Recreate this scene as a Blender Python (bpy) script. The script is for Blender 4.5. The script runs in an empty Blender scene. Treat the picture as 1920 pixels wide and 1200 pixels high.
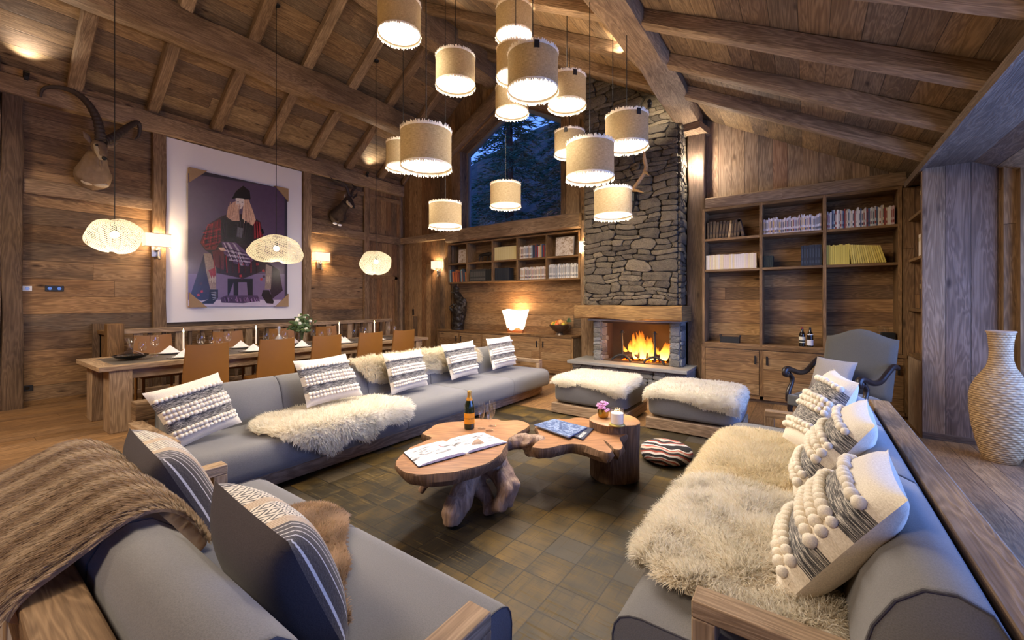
import bpy, math, random
import numpy as np
from mathutils import Vector, Matrix
R = random.Random(7)
sc = bpy.context.scene
COL = sc.collection
# ------------------------------------------------------------------ camera, world, exposure
cam = bpy.data.objects.new('camera', bpy.data.cameras.new('camera')); COL.objects.link(cam)
cam.data.sensor_width = 36; cam.data.lens = 780/1920*36; cam.data.shift_y = -34/1920
cam.data.clip_start = .02
cam.location = (0, 0, 1.5); cam.rotation_euler = (math.radians(90), 0, math.radians(35.34))
sc.camera = cam
sc.view_settings.view_transform = 'Standard'; sc.view_settings.look = 'None'
sc.view_settings.gamma = 1; sc.view_settings.use_curve_mapping = False
sc.view_settings.exposure = 0.6
w = bpy.data.worlds.new('dusk'); sc.world = w; w.use_nodes = True
wn = w.node_tree; bg = wn.nodes['Background']
tc = wn.nodes.new('ShaderNodeTexCoord'); sp = wn.nodes.new('ShaderNodeSeparateXYZ'); cr = wn.nodes.new('ShaderNodeValToRGB')
wn.links.new(tc.outputs['Generated'], sp.inputs[0]); wn.links.new(sp.outputs[2], cr.inputs[0]); wn.links.new(cr.outputs[0], bg.inputs[0])
cr.color_ramp.elements[0].color = (.10, .2, .6, 1); cr.color_ramp.elements[1].color = (.03, .10, .42, 1)
bg.inputs[1].default_value = 2.2
sc.cycles.max_bounces = 10; sc.cycles.diffuse_bounces = 8; sc.cycles.glossy_bounces = 3; sc.cycles.transmission_bounces = 6
sc.cycles.transparent_max_bounces = 8
sc.cycles.sample_clamp_indirect = 4.0; sc.cycles.caustics_reflective = False; sc.cycles.caustics_refractive = False
sc.cycles.use_light_tree = True

def light(name, kind, loc, power, col, size=.1, rot=None, parent=None, spot=None, blend=.6):
    l = bpy.data.lights.new(name, kind); l.energy = power; l.color = col
    if kind == 'AREA': l.shape = 'DISK'; l.size = size
    else: l.shadow_soft_size = size
    if spot: l.spot_size = math.radians(spot); l.spot_blend = blend
    o = bpy.data.objects.new(name, l); COL.objects.link(o); o.location = loc
    if rot: o.rotation_euler = rot
    if parent:
        o.parent = parent; o.location = Vector(loc)-ORG[parent.name]
    return o
WARM = (1., .82, .62); WARM2 = (1., .90, .78)
# ------------------------------------------------------------------ helpers
ORG = {}
S_, C_, F_ = .5784, .8157, 780.
def at(u, v, X=None, Y=None, Z=None):
    """a point of the photograph -> world, on the plane X=, Y= or Z="""
    r = (u-960)/F_; a, b, c = r*C_-S_, r*S_+C_, (566-v)/F_
    t = X/a if X is not None else Y/b if Y is not None else (Z-1.5)/c
    return Vector((a*t, b*t, 1.5+c*t))
def plane_at(u, v, p, n):
    r = (u-960)/F_; d = Vector((r*C_-S_, r*S_+C_, (566-v)/F_)); o = Vector((0, 0, 1.5))
    return o+d*((Vector(p)-o).dot(n)/d.dot(n))
def lin(h):
    h = h.lstrip('#'); return tuple((lambda c: c/12.92 if c <= .04045 else ((c+.055)/1.055)**2.4)(int(h[i:i+2], 16)/255) for i in (0, 2, 4))+(1,)
class MB:
    def __init__(s): s.v = []; s.f = []; s.uv = []; s.m = []
    def add(s, vs, fs, uvs=None, m=0, M=None):
        o = len(s.v)
        for p in vs:
            p = Vector(p); s.v.append(M @ p if M else p)
        for i, f in enumerate(fs):
            s.f.append([k+o for k in f]); s.m.append(m if isinstance(m, int) else m[i])
            s.uv.append(uvs[i] if uvs else [(0, 0)]*len(f))
        return s
    def box(s, a, b, g=0, m=0, M=None, off=None):
        """axis box from a to b, wood grain along axis g"""
        x0, y0, z0 = [min(p, q) for p, q in zip(a, b)]; x1, y1, z1 = [max(p, q) for p, q in zip(a, b)]
        vs = [(x0,y0,z0),(x1,y0,z0),(x1,y1,z0),(x0,y1,z0),(x0,y0,z1),(x1,y0,z1),(x1,y1,z1),(x0,y1,z1)]
        fs = [(0,3,2,1),(4,5,6,7),(0,1,5,4),(1,2,6,5),(2,3,7,6),(3,0,4,7)]
        ax = [2, 2, 1, 0, 1, 0]
        du, dv = off if off else (R.uniform(0, 90), R.uniform(0, 90))
        uvs = []
        for f, n in zip(fs, ax):
            oth = [k for k in (0, 1, 2) if k != n]
            if g in oth: A = g; B = [k for k in oth if k != g][0]; k1 = 1
            else: A, B = oth; k1 = .25
            uvs.append([(vs[i][A]*k1+du, vs[i][B]+dv+n*.37) for i in f])
        return s.add(vs, fs, uvs, m, M)
    def poly(s, pts, uf, m=0):
        return s.add(pts, [list(range(len(pts)))], [[uf(Vector(p)) for p in pts]], m)
    def beam(s, a, b, w, h, up=(0, 0, 1), jit=.012, seg=.3, m=0, rnd=0):
        """hewn beam from a to b: w across, h high (hanging down from the a-b line if rnd<0 ... centred)"""
        a, b = Vector(a), Vector(b); d = (b-a); L = d.length; d.normalize(); up = Vector(up)
        sd = d.cross(up).normalized(); up = sd.cross(d).normalized()
        n = max(2, int(L/seg)); c = .12*min(w, h)
        prof = [(-w/2+c,-h/2),(w/2-c,-h/2),(w/2,-h/2+c),(w/2,h/2-c),(w/2-c,h/2),(-w/2+c,h/2),(-w/2,h/2-c),(-w/2,-h/2+c)]
        ph = [R.uniform(0, 6) for _ in range(8)]; du, dv = R.uniform(0, 90), R.uniform(0, 90)
        vs = []; per = [0]
        for k in range(8):
            q, r = prof[k], prof[(k+1) % 8]; per.append(per[-1]+math.hypot(q[0]-r[0], q[1]-r[1]))
        for i in range(n+1):
            t = i/n*L
            for k, (x, y) in enumerate(prof):
                j = 1+jit/min(w, h)*2*(math.sin(t*2.1+ph[k])+.6*math.sin(t*5.3+ph[(k+3) % 8])+R.uniform(-.5, .5))*.6
                vs.append(a+d*t+sd*x*j+up*y*j)
        fs = []; uvs = []
        for i in range(n):
            for k in range(8):
                k2 = (k+1) % 8; fs.append((i*8+k, i*8+k2, (i+1)*8+k2, (i+1)*8+k))
                u0, u1 = i/n*L+du, (i+1)/n*L+du; v0, v1 = per[k]+dv, per[k+1]+dv
                uvs.append([(u0, v0), (u0, v1), (u1, v1), (u1, v0)])
        fs.append(list(range(7, -1, -1))); uvs.append([(du+p[0]*.3, dv+p[1]) for p in prof[::-1]])
        fs.append([n*8+k for k in range(8)]); uvs.append([(du+p[0]*.3, dv+p[1]) for p in prof])
        return s.add(vs, fs, uvs, m)
    def tube(s, pts, rad, n=8, cap=True, m=0, flat=1., M=None):
        pts = [Vector(p) for p in pts]; k = len(pts)
        if not hasattr(rad, '__len__'): rad = [rad]*k
        vs = []; fs = []; uvs = []; ref = None; Ls = [0]
        for i in range(1, k): Ls.append(Ls[-1]+(pts[i]-pts[i-1]).length)
        for i in range(k):
            t = (pts[min(i+1, k-1)]-pts[max(i-1, 0)]).normalized()
            if ref is None: ref = Vector((0, 0, 1)) if abs(t.z) < .9 else Vector((1, 0, 0))
            a = (ref-t*ref.dot(t)).normalized(); b = t.cross(a); ref = a
            for j in range(n):
                q = 2*math.pi*j/n; vs.append(pts[i]+(a*math.cos(q)+b*math.sin(q)*flat)*rad[i])
        for i in range(k-1):
            for j in range(n):
                j2 = (j+1) % n; fs.append((i*n+j, i*n+j2, (i+1)*n+j2, (i+1)*n+j))
                uvs.append([(Ls[i], j/n*.3), (Ls[i], (j+1)/n*.3), (Ls[i+1], (j+1)/n*.3), (Ls[i+1], j/n*.3)])
        if cap:
            fs.append(list(range(n-1, -1, -1))); fs.append([(k-1)*n+j for j in range(n)]); uvs += [[(0, 0)]*n]*2
        return s.add(vs, fs, uvs, m, M)
    def lathe(s, prof, c=(0, 0, 0), n=24, m=0, wob=None, M=None, uvm=1):
        c = Vector(c); vs = []; fs = []; uvs = []; L = [0]
        for i in range(1, len(prof)): L.append(L[-1]+math.hypot(prof[i][0]-prof[i-1][0], prof[i][1]-prof[i-1][1]))
        for i, (r, z) in enumerate(prof):
            for j in range(n):
                q = 2*math.pi*j/n; rr = r*(wob(q, z) if wob else 1); vs.append(c+Vector((rr*math.cos(q), rr*math.sin(q), z)))
        for i in range(len(prof)-1):
            for j in range(n):
                j2 = (j+1) % n; fs.append((i*n+j, i*n+j2, (i+1)*n+j2, (i+1)*n+j))
                uvs.append([(L[i]*uvm, j/n), (L[i]*uvm, (j+1)/n), (L[i+1]*uvm, (j+1)/n), (L[i+1]*uvm, j/n)])
        for i, o in ((0, -1), (len(prof)-1, 1)):
            if prof[i][0] > 1e-4:
                f = [i*n+j for j in range(n)]; fs.append(f[::o]); uvs.append([(vs[k].x-c.x, vs[k].y-c.y) for k in f[::o]])
        return s.add(vs, fs, uvs, m, M)
    def ball(s, c, r, n=10, k=7, m=0, sc_=(1, 1, 1), M=None):
        c = Vector(c); vs = [c+Vector((0, 0, r*sc_[2]))]; fs = []
        for i in range(1, k):
            p = math.pi*i/k
            for j in range(n):
                q = 2*math.pi*j/n; vs.append(c+Vector((r*sc_[0]*math.sin(p)*math.cos(q), r*sc_[1]*math.sin(p)*math.sin(q), r*sc_[2]*math.cos(p))))
        vs.append(c-Vector((0, 0, r*sc_[2]))); e = len(vs)-1
        for j in range(n):
            fs.append((0, 1+j, 1+(j+1) % n)); fs.append((e, e-n+(j+1) % n, e-n+j))
            for i in range(k-2): fs.append((1+i*n+j, 1+(i+1)*n+j, 1+(i+1)*n+(j+1) % n, 1+i*n+(j+1) % n))
        return s.add(vs, fs, None, m, M)
    def grid(s, fn, nu, nv, m=0, us=1, vs_=1, flip=False, M=None):
        vs = [fn(i/nu, j/nv) for j in range(nv+1) for i in range(nu+1)]; fs = []; uvs = []
        for j in range(nv):
            for i in range(nu):
                q = [(i, j), (i+1, j), (i+1, j+1), (i, j+1)]
                if flip: q = q[::-1]
                fs.append([b*(nu+1)+a for a, b in q]); uvs.append([(a/nu*us, b/nv*vs_) for a, b in q])
        return s.add(vs, fs, uvs, m, M)
    def prism(s, pts, z0, z1, m=0, ms=None, M=None, axis=2):
        """2-D outline extruded; sides use material ms"""
        n = len(pts); ms = m if ms is None else ms
        def P(p, z): return {2: (p[0], p[1], z), 0: (z, p[0], p[1]), 1: (p[0], z, p[1])}[axis]
        vs = [P(p, z0) for p in pts]+[P(p, z1) for p in pts]; L = [0]
        for i in range(n): L.append(L[-1]+math.dist(pts[i], pts[(i+1) % n]))
        fs = [list(range(n-1, -1, -1)), list(range(n, 2*n))]; uvs = [[(pts[i][0], pts[i][1]) for i in range(n-1, -1, -1)], [(p[0], p[1]) for p in pts]]
        mm = [m, m]
        for i in range(n):
            j = (i+1) % n; fs.append((i, j, n+j, n+i)); uvs.append([(z0, L[i]), (z0, L[i+1]), (z1, L[i+1]), (z1, L[i])]); mm.append(ms)
        return s.add(vs, fs, uvs, mm, M)
    def build(s, name, mats, parent=None, smooth=True, bevel=0, seg=2, ang=40, sub=0, orient=False):
        me = bpy.data.meshes.new(name); o = bpy.data.objects.new(name, me)
        off = ORG[parent.name] if parent else Vector((0, 0, 0))
        me.from_pydata([tuple(p-off) for p in s.v], [], s.f)
        uvl = me.uv_layers.new(name='UVMap'); flat = [c for f in s.uv for p in f for c in p]
        if len(flat) == len(uvl.data)*2: uvl.data.foreach_set('uv', flat)
        if not isinstance(mats, (list, tuple)): mats = [mats]
        for m in mats: me.materials.append(m)
        if any(s.m): me.polygons.foreach_set('material_index', s.m)
        if orient:
            import bmesh
            b = bmesh.new(); b.from_mesh(me); bmesh.ops.recalc_face_normals(b, faces=b.faces); b.to_mesh(me); b.free()
        if smooth:
            me.polygons.foreach_set('use_smooth', [True]*len(me.polygons))
            me.set_sharp_from_angle(angle=math.radians(ang))
        COL.objects.link(o)
        if bevel:
            b = o.modifiers.new('bevel', 'BEVEL'); b.width = bevel; b.segments = seg; b.limit_method = 'ANGLE'; b.angle_limit = math.radians(35)
        if sub:
            b = o.modifiers.new('sub', 'SUBSURF'); b.levels = sub; b.render_levels = sub
        if parent: o.parent = parent
        ORG[o.name] = off
        me.update(); return o
def tag(o, label, cat, group=None, kind=None):
    o['label'] = label; o['category'] = cat
    if group: o['group'] = group
    if kind: o['kind'] = kind
    return o
def thing(name, label, cat, loc=(0, 0, 0), group=None):
    o = bpy.data.objects.new(name, None); COL.objects.link(o); o.location = loc; o.empty_display_size = .1
    ORG[o.name] = Vector(loc); return tag(o, label, cat, group)
def struct(o): o['kind'] = 'structure'; return o
def copy_tree(o, parent=None):
    c = o.copy(); COL.objects.link(c); c.parent = parent; ORG[c.name] = ORG[o.name]
    for ch in o.children: copy_tree(ch, c)
    return c
def part(o, label): o['label'] = label; return o
# ------------------------------------------------------------------ materials
class NT:
    def __init__(s, name):
        s.mat = bpy.data.materials.new(name); s.mat.use_nodes = True; s.t = s.mat.node_tree
        s.b = s.t.nodes['Principled BSDF']; s.out = s.t.nodes['Material Output']
    def n(s, ty, *ins, out=0, **at_):
        nd = s.t.nodes.new('ShaderNode'+ty)
        for k, v in at_.items(): setattr(nd, k, v)
        for i, v in enumerate(ins):
            if v is None: continue
            s.set(nd.inputs[i], v)
        return nd.outputs[out]
    def set(s, sock, v):
        if hasattr(v, 'is_output') or isinstance(v, bpy.types.NodeSocket): s.t.links.new(v, sock)
        else:
            if sock.type == 'RGBA' and isinstance(v, (tuple, list)) and len(v) == 3: v = tuple(v)+(1,)
            sock.default_value = v
    def p(s, key, v): s.set(s.b.inputs[key], v)
    def ma(s, op, a, b=None, c=None, clamp=False): return s.n('Math', a, b, c, operation=op, use_clamp=clamp)
    def ramp(s, fac, stops, interp='LINEAR'):
        nd = s.t.nodes.new('ShaderNodeValToRGB'); s.set(nd.inputs[0], fac); r = nd.color_ramp; r.interpolation = interp
        while len(r.elements) > 1: r.elements.remove(r.elements[0])
        r.elements[0].position = stops[0][0]; r.elements[0].color = stops[0][1]
        for q, c in stops[1:]:
            e = r.elements.new(q); e.color = c
        return nd.outputs[0]
    def mix(s, f, a, b, mode='MIX'):
        nd = s.t.nodes.new('ShaderNodeMix'); nd.data_type = 'RGBA'; nd.blend_type = mode
        s.set(nd.inputs[0], f); s.set(nd.inputs[6], a); s.set(nd.inputs[7], b); return nd.outputs[2]
    def xyz(s, a, b=0., c=0.): return s.n('CombineXYZ', a, b, c)
    def noise(s, v, scale=5., detail=3., rough=.55, dist=0., out=0): return s.n('TexNoise', v, None, scale, detail, rough, None, None, dist, out=out) if False else s._noise(v, scale, detail, rough, dist, out)
    def _noise(s, v, scale, detail, rough, dist, out):
        nd = s.t.nodes.new('ShaderNodeTexNoise')
        s.set(nd.inputs['Vector'], v) if v is not None else None
        nd.inputs['Scale'].default_value = scale; nd.inputs['Detail'].default_value = detail
        nd.inputs['Roughness'].default_value = rough; nd.inputs['Distortion'].default_value = dist
        return nd.outputs[out]
    def bump(s, h, strength=.3, dist=.01):
        nd = s.t.nodes.new('ShaderNodeBump'); nd.inputs['Strength'].default_value = strength; nd.inputs['Distance'].default_value = dist
        s.set(nd.inputs['Height'], h); s.p('Normal', nd.outputs[0])
g3 = lambda *hs: [(i/len(hs), lin(h)) for i, h in enumerate(hs)]
def wood(name, tones, W=0., L=5., gap=.02, rough=.72, bump=.35, fine=1., knots=1., spec=.25, dark=.5):
    t = NT(name); uv = t.n('UVMap'); s = t.n('SeparateXYZ', uv); U, V = s, s.node.outputs[1]
    if W:
        q = t.ma('DIVIDE', V, W); idx = t.ma('FLOOR', q); fr = t.ma('FRACT', q)
        r1 = t.n('TexWhiteNoise', None, idx, noise_dimensions='1D')
        U2 = t.ma('ADD', U, t.ma('MULTIPLY', r1, 17.)); sg = t.ma('FLOOR', t.ma('DIVIDE', U2, L))
        r2 = t.n('TexWhiteNoise', t.xyz(idx, sg, 0.), noise_dimensions='2D')
        fu = t.ma('FRACT', t.ma('DIVIDE', U2, L))
    else:
        r2 = t.n('TexWhiteNoise', t.xyz(t.ma('FLOOR', t.ma('DIVIDE', U, 30.)), t.ma('FLOOR', t.ma('DIVIDE', V, 3.)), 0.), noise_dimensions='2D'); fr = None
    off = t.ma('MULTIPLY', r2, 61.)
    vc = t.xyz(t.ma('MULTIPLY', U, .8), t.ma('MULTIPLY', V, 7.), off)
    big = t.noise(vc, 1., 3., .6, .6)
    rings = t.ma('ABSOLUTE', t.ma('SINE', t.ma('MULTIPLY', big, 38.)))
    fi = t.noise(t.xyz(t.ma('MULTIPLY', U, 2.5), t.ma('MULTIPLY', V, 110.*fine), off), 1., 4., .65)
    patch = t.noise(t.xyz(t.ma('MULTIPLY', U, 1.3), t.ma('MULTIPLY', V, 3.5), off), 1., 4., .6)
    base = t.ramp(t.ma('ADD', t.ma('MULTIPLY', r2, .8), t.ma('MULTIPLY', patch, .2)), g3(*tones))
    k = t.n('TexVoronoi', t.xyz(t.ma('MULTIPLY', U, 1.7), t.ma('MULTIPLY', V, 4.5), off), None, 1.)
    kn = t.ramp(k, [(0., (1,)*4), (.05, (.75,)*3+(1,)), (.13, (0, 0, 0, 1))])
    c = t.mix(t.ma('MULTIPLY', t.ma('POWER', rings, 1.5), .42), base, t.mix(1., base, lin('6a523c'), 'MULTIPLY'))
    c = t.mix(.55, c, t.ramp(fi, [(.3, (.42, .40, .38, 1)), (.55, (1, 1, 1, 1)), (.8, (1.25, 1.22, 1.2, 1))]), 'MULTIPLY')
    gr = t.ramp(patch, [(.42, (0, 0, 0, 1)), (.72, (1, 1, 1, 1))])
    c = t.mix(t.ma('MULTIPLY', gr, dark), c, t.mix(1., c, lin('8c8078'), 'MULTIPLY'))
    c = t.mix(t.ma('MULTIPLY', kn, .8*knots), c, lin('2a1a10'))
    h = t.ma('ADD', t.ma('MULTIPLY', fi, .6), t.ma('MULTIPLY', rings, .35))
    if W:
        e = t.ma('MULTIPLY', t.ma('MINIMUM', fr, t.ma('SUBTRACT', 1., fr)), W)
        ln = t.ramp(e, [(0., (0, 0, 0, 1)), (gap*.12, (.15,)*3+(1,)), (gap*.2, (1, 1, 1, 1))])
        e2 = t.ma('MULTIPLY', t.ma('MINIMUM', fu, t.ma('SUBTRACT', 1., fu)), L)
        ln2 = t.ramp(e2, [(0., (.1,)*3+(1,)), (gap*.15, (1, 1, 1, 1))]); ln = t.ma('MULTIPLY', ln, ln2)
        c = t.mix(t.ma('SUBTRACT', 1., ln), c, t.mix(1., c, lin('4a3c30'), 'MULTIPLY')); h = t.ma('ADD', h, t.ma('MULTIPLY', ln, 1.5))
    t.p('Base Color', c); t.p('Roughness', rough); t.p('Specular IOR Level', spec); t.bump(h, bump, .006)
    return t.mat
def plain(name, col, rough=.6, metal=0., spec=.5, noise=0., nscale=40., bump=0., sheen=0., trans=0., ior=1.45, alpha=None, emit=None, es=1.):
    t = NT(name); c = lin(col) if isinstance(col, str) else col
    if noise:
        co = t.n('TexCoord', out=3); nz = t.noise(co, nscale, 4., .6)
        c2 = t.mix(nz, tuple(x*(1-noise) for x in c[:3])+(1,), tuple(min(1, x*(1+noise)) for x in c[:3])+(1,)); t.p('Base Color', c2)
        if bump: t.bump(nz, bump, .01)
    else: t.p('Base Color', c)
    t.p('Roughness', rough); t.p('Metallic', metal); t.p('Specular IOR Level', spec); t.p('IOR', ior)
    if sheen: t.p('Sheen Weight', sheen); t.p('Sheen Roughness', .5)
    if trans: t.p('Transmission Weight', trans)
    if emit: t.p('Emission Color', lin(emit)); t.p('Emission Strength', es)
    return t.mat
TW = ['8f6a44', '9d7750', '7b5d40', 'a68259', '6d5541', '946c42', '84684c', 'a98a63']
M = {}
M['wallh'] = wood('old_wood_wall', ['94724e', 'a88258', '6e563f', 'b48e62', '6c5c4c', 'a07a52', '7e6850', 'b08c64'], W=.26, L=9, knots=1.3)
M['wallv'] = wood('old_wood_vertical', ['8c6642', '9c764e', '775c40', 'a8845a', '6f5c4a', '9a6e44', '86694c', 'b08c62'], W=.17, L=9)
M['wallg'] = wood('old_wood_gable', ['9a7858', 'a5734e', '8a7664', 'b0906c', '7d6c5e', 'a88060', '968068', 'b89878'], W=.19, L=9)
M['ceil'] = wood('old_wood_ceiling', ['8c7050', '9c7e5a', '6e5a44', 'a8865c', '66564a', '947654', '7c6850', 'a08460'], W=.235, L=9, knots=1.3)
M['floor'] = wood('floor_boards', ['9a7650', '8c6a46', 'a5815a', '83664a', '94704a', 'a07a50'], W=.2, rough=.5, spec=.4, bump=.15)
M['beam'] = wood('hewn_beam', ['a08464', 'ac9070', '94785a'], bump=.8, knots=.6)
M['beamd'] = wood('hewn_beam_grey', ['6e5844', '7a6450', '64503e'], bump=.7)
M['shelf'] = wood('shelf_wood', ['8e6c46', '9a764e', '84643f'], bump=.2, knots=.8)
M['furn'] = wood('furniture_wood', ['b0957a', 'a58a6c', 'ba9f80'], bump=.3, knots=.5)
M['rail'] = wood('sofa_rail_wood', ['94795a', 'a08462', '866c50'], bump=.5, knots=.8)
M['panelh'] = wood('shelf_back_boards', ['9a744a', 'aa8054', '84664a', 'b48c5c', '785e44', 'a27a4e'], W=.19, L=9, knots=1.3)
M['mantel'] = wood('mantel_wood', ['a8824f', '9c7646', 'b08a58'], bump=.9)
M['door'] = wood('door_face', ['a27e54', '96724a', 'ac8a60'], W=.16, gap=.008, bump=.2)
M['black'] = plain('black_metal', '141212', .5)
M['blackm'] = plain('black_iron', '1a1817', .6, noise=.5, bump=.3)
M['glass'] = None
def glassm(name, tint=(1, 1, 1, 1), rough=0.):
    t = NT(name); t.t.nodes.remove(t.b)
    tr = t.n('BsdfTransparent', tint); gl = t.n('BsdfGlossy', (1, 1, 1, 1), rough); ir = 1.5 if name == 'window_glass' else 1.4; bf = t.n('NewGeometry', out=6); fr = t.n('Fresnel', t.ma('SUBTRACT', ir, t.ma('MULTIPLY', bf, ir-1/ir)))
    if name != 'window_glass': fr = t.ma('ADD', t.ma('MULTIPLY', fr, 1.3), t.ma('MULTIPLY', t.ma('POWER', t.n('LayerWeight', .5, out=1), 4.), .35), None, True)
    mx = t.n('MixShader', fr, tr, gl); t.t.links.new(mx, t.out.inputs[0]); return t.mat
M['pane'] = glassm('window_glass', (.93, .97, 1, 1))
M['glass'] = glassm('clear_glass', (.995, .995, .995, 1), .03)
def add_glass_body(m):
    return m
# ------------------------------------------------------------------ room shell
XL, YB, YN = -9.1, 7.56, 7.8
def zl(x): return 4.80+.72*(x-XL)
def zr(x): return 3.77-.56*x
XR = (3.77-4.80+.72*XL)/(.72+.56); ZR = zl(XR)
Y0, YE = -3.6, 8.3
uxy = lambda p: (p.x, p.y); uyx = lambda p: (p.y+50, p.x+50)
b = MB(); b.add([(-9.4, Y0, 0), (2.3, Y0, 0), (2.3, 8.2, 0), (-9.4, 8.2, 0)], [(0, 1, 2, 3)], [[(Y0, -9.4), (Y0, 2.3), (8.2, 2.3), (8.2, -9.4)]])
b.box((-9.4, Y0, -.1), (2.3, 8.2, -.004)); struct(b.build('floor', M['floor'], smooth=False))
b = MB(); f = lambda p: (p.y+20, p.z+20)
b.poly([(XL, Y0, 0), (XL, YB+.3, 0), (XL, YB+.3, 5.2), (XL, Y0, 5.2)], f); b.box((XL-.2, Y0, 0), (XL-.005, YB+.3, 5), 1)
struct(b.build('wall_left', M['wallh'], smooth=False))
# back wall (vertical boards) with window hole and niche hole
b = MB(); f = lambda p: (p.z+20, p.x+20)
WX0, WX1, WZ0 = -6.86, -4.13, 3.2
def wtop(x): return 5.20+.547*(x+6.80) if x < -5.39 else 5.97-.52*(x+5.39)
NX0, NX1, NZ1 = -7.2, -3.66, 2.95
P = lambda *q: [(x, YB, z) for x, z in q]
b.poly(P((XL, 0), (NX0, 0), (NX0, zl(NX0)), (XL, zl(XL))), f)
b.poly(P((NX0, NZ1), (WX0, NZ1), (WX0, zl(WX0)), (NX0, zl(NX0))), f)
b.poly(P((WX0, NZ1), (WX1, NZ1), (WX1, WZ0), (WX0, WZ0)), f)
b.poly(P((WX0, wtop(WX0)), (-5.39, wtop(-5.39)), (XR, ZR), (WX0, zl(WX0))), f)
b.poly(P((-5.39, wtop(-5.39)), (WX1, wtop(WX1)), (WX1, zr(WX1)), (XR, ZR)), f)
b.poly(P((WX1, NZ1), (NX1, NZ1), (NX1, zr(NX1)), (WX1, zr(WX1))), f)
b.poly(P((NX1, 0), (-1.36, 0), (-1.36, zr(-1.36)), (NX1, zr(NX1))), f)
hole = [(WX0, WZ0), (WX1, WZ0), (WX1, wtop(WX1)), (-5.39, wtop(-5.39)), (WX0, wtop(WX0))]
for i in range(5):
    (x0, z0), (x1, z1) = hole[i], hole[(i+1) % 5]
    b.add([(x0, YB, z0), (x1, YB, z1), (x1, YB+.34, z1), (x0, YB+.34, z0)], [(0, 1, 2, 3)], [[(0, 0), (2, 0), (2, .34), (0, .34)]])
struct(b.build('wall_back', M['wallv'], smooth=False))
b = MB(); b.poly(P((-1.36, 0), (2.3, 0), (2.3, zr(2.3)), (-1.36, zr(-1.36))), f); struct(b.build('wall_back', M['wallg'], smooth=False))
b = MB(); f = lambda p: (p.x+20, p.z+20.1)
b.poly([(NX0, YN, 0), (NX1, YN, 0), (NX1, YN, NZ1), (NX0, YN, NZ1)], f)
b.box((NX0-.02, YB, 0), (NX0, YN, NZ1), 2); b.box((NX1, YB, 0), (NX1+.02, YN, NZ1), 2); b.box((NX0, YB+.01, NZ1), (NX1, YN, NZ1+.02), 0)
struct(b.build('wall_niche', M['wallh'], smooth=False))
# right side: pier, soffit, outer wall above/below window
b = MB(); f = lambda p: (p.z+20, p.x+20.06)
b.poly([(1.04, 6.37, 0), (1.62, 6.37, 0), (1.62, 6.37, 2.98), (1.04, 6.37, 2.98)], f)
b.box((1.04, 6.375, 0), (1.62, 6.45, 2.98), 2); b.box((1.40, 6.44, 0), (1.62, 7.6, 2.98), 2)
struct(b.build('wall_right', wood('pier_boards', ['94765a', '8a6e58', '9c7e60', '806856', 'a08262'], W=.19), smooth=False))
b = MB(); b.box((1.04, Y0, 2.97), (2.3, 7.56, 3.0), 1); b.box((1.015, Y0, 2.95), (1.045, 7.56, 3.03), 1)
struct(b.build('trim_1', M['beamd'], smooth=False))
b = MB(); b.box((1.70, Y0, 0), (1.8, -2.6, 3), 1); b.box((1.62, 6.3, 0), (1.80, 6.42, 3.), 2)
struct(b.build('wall_right', M['wallv'], smooth=False))
# ceiling slopes
b = MB(); k = math.hypot(1, .72)
b.add([(XL-.1, Y0, zl(XL-.1)), (XL-.1, YE, zl(XL-.1)), (XR, YE, ZR), (XR, Y0, ZR)], [(0, 1, 2, 3)], [[(Y0, 0), (YE, 0), (YE, 3.3*k), (Y0, 3.3*k)]])
struct(b.build('ceiling', M['ceil'], smooth=False))
b = MB(); k = math.hypot(1, .56); Lr = (2.4-XR)*k
b.add([(2.4, Y0, zr(2.4)), (2.4, YE, zr(2.4)), (XR, YE, ZR), (XR, Y0, ZR)], [(3, 2, 1, 0)], [[(Y0, Lr), (YE, Lr), (YE, 0), (Y0, 0)]])
struct(b.build('ceiling', M['ceil'], smooth=False))
b = MB(); f = lambda p: (p.x+20, p.z+20)
b.poly([(XL-.1, Y0+.02, 0), (2.3, Y0+.02, 0), (2.3, Y0+.02, zr(2.3)), (XR, Y0+.02, ZR), (XL-.1, Y0+.02, zl(XL))], f)
struct(b.build('wall_front', M['wallh'], smooth=False))
# ------------------------------------------------------------------ beams, posts, trims
tn = [1]
def trim(mb, mat='beam', name=None, bevel=0):
    tn[0] += 1; return struct(mb.build('trim_%d' % tn[0], M[mat], bevel=bevel))
def bm(a, b_, w_, h_, mat='beam', jit=.012, seg=.3):
    up = (0, 0, 1) if abs(a[0]-b_[0])+abs(a[1]-b_[1]) > .01 else (1, 0, 0) if a[0] < -9 else (0, 1, 0)
    return trim(MB().beam(a, b_, w_, h_, up=up, jit=jit, seg=seg), mat)
bm((XL+.06, Y0, 4.515), (XL+.06, YB, 4.515), .16, .29, jit=.01)                 # wall plate
bm((XL+.03, .6, 3.15), (XL+.03, 2.3, 3.15), .1, .20, jit=.004); bm((XL+.03, 4.85, 3.15), (XL+.03, YB, 3.15), .1, .20, jit=.004); bm((XL+.03, Y0, 3.15), (XL+.03, .6, 3.15), .1, .18, jit=.004)
for y0, y1, z1, m in ((.597, .798, 4.37, 'beamd'), (2.22, 2.40, 4.37, 'beam'), (4.80, 4.97, 4.37, 'beam')):
    bm((XL+.05, (y0+y1)/2, 0), (XL+.05, (y0+y1)/2, z1), y1-y0, .12, m, jit=.006)
bm((XL+.05, .45, 0), (XL+.05, .45, 4.9), .3, .13, 'beamd', jit=.006)
bm((XL+.05, 6.42, 0), (XL+.05, 6.42, 4.37), .14, .08, jit=.004)
bm((XL+.03, 4.97, 4.2), (XL+.03, YB, 4.2), .04, .1, jit=.003)
b = MB(); f = lambda p: (p.z+20, p.y+20)
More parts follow.
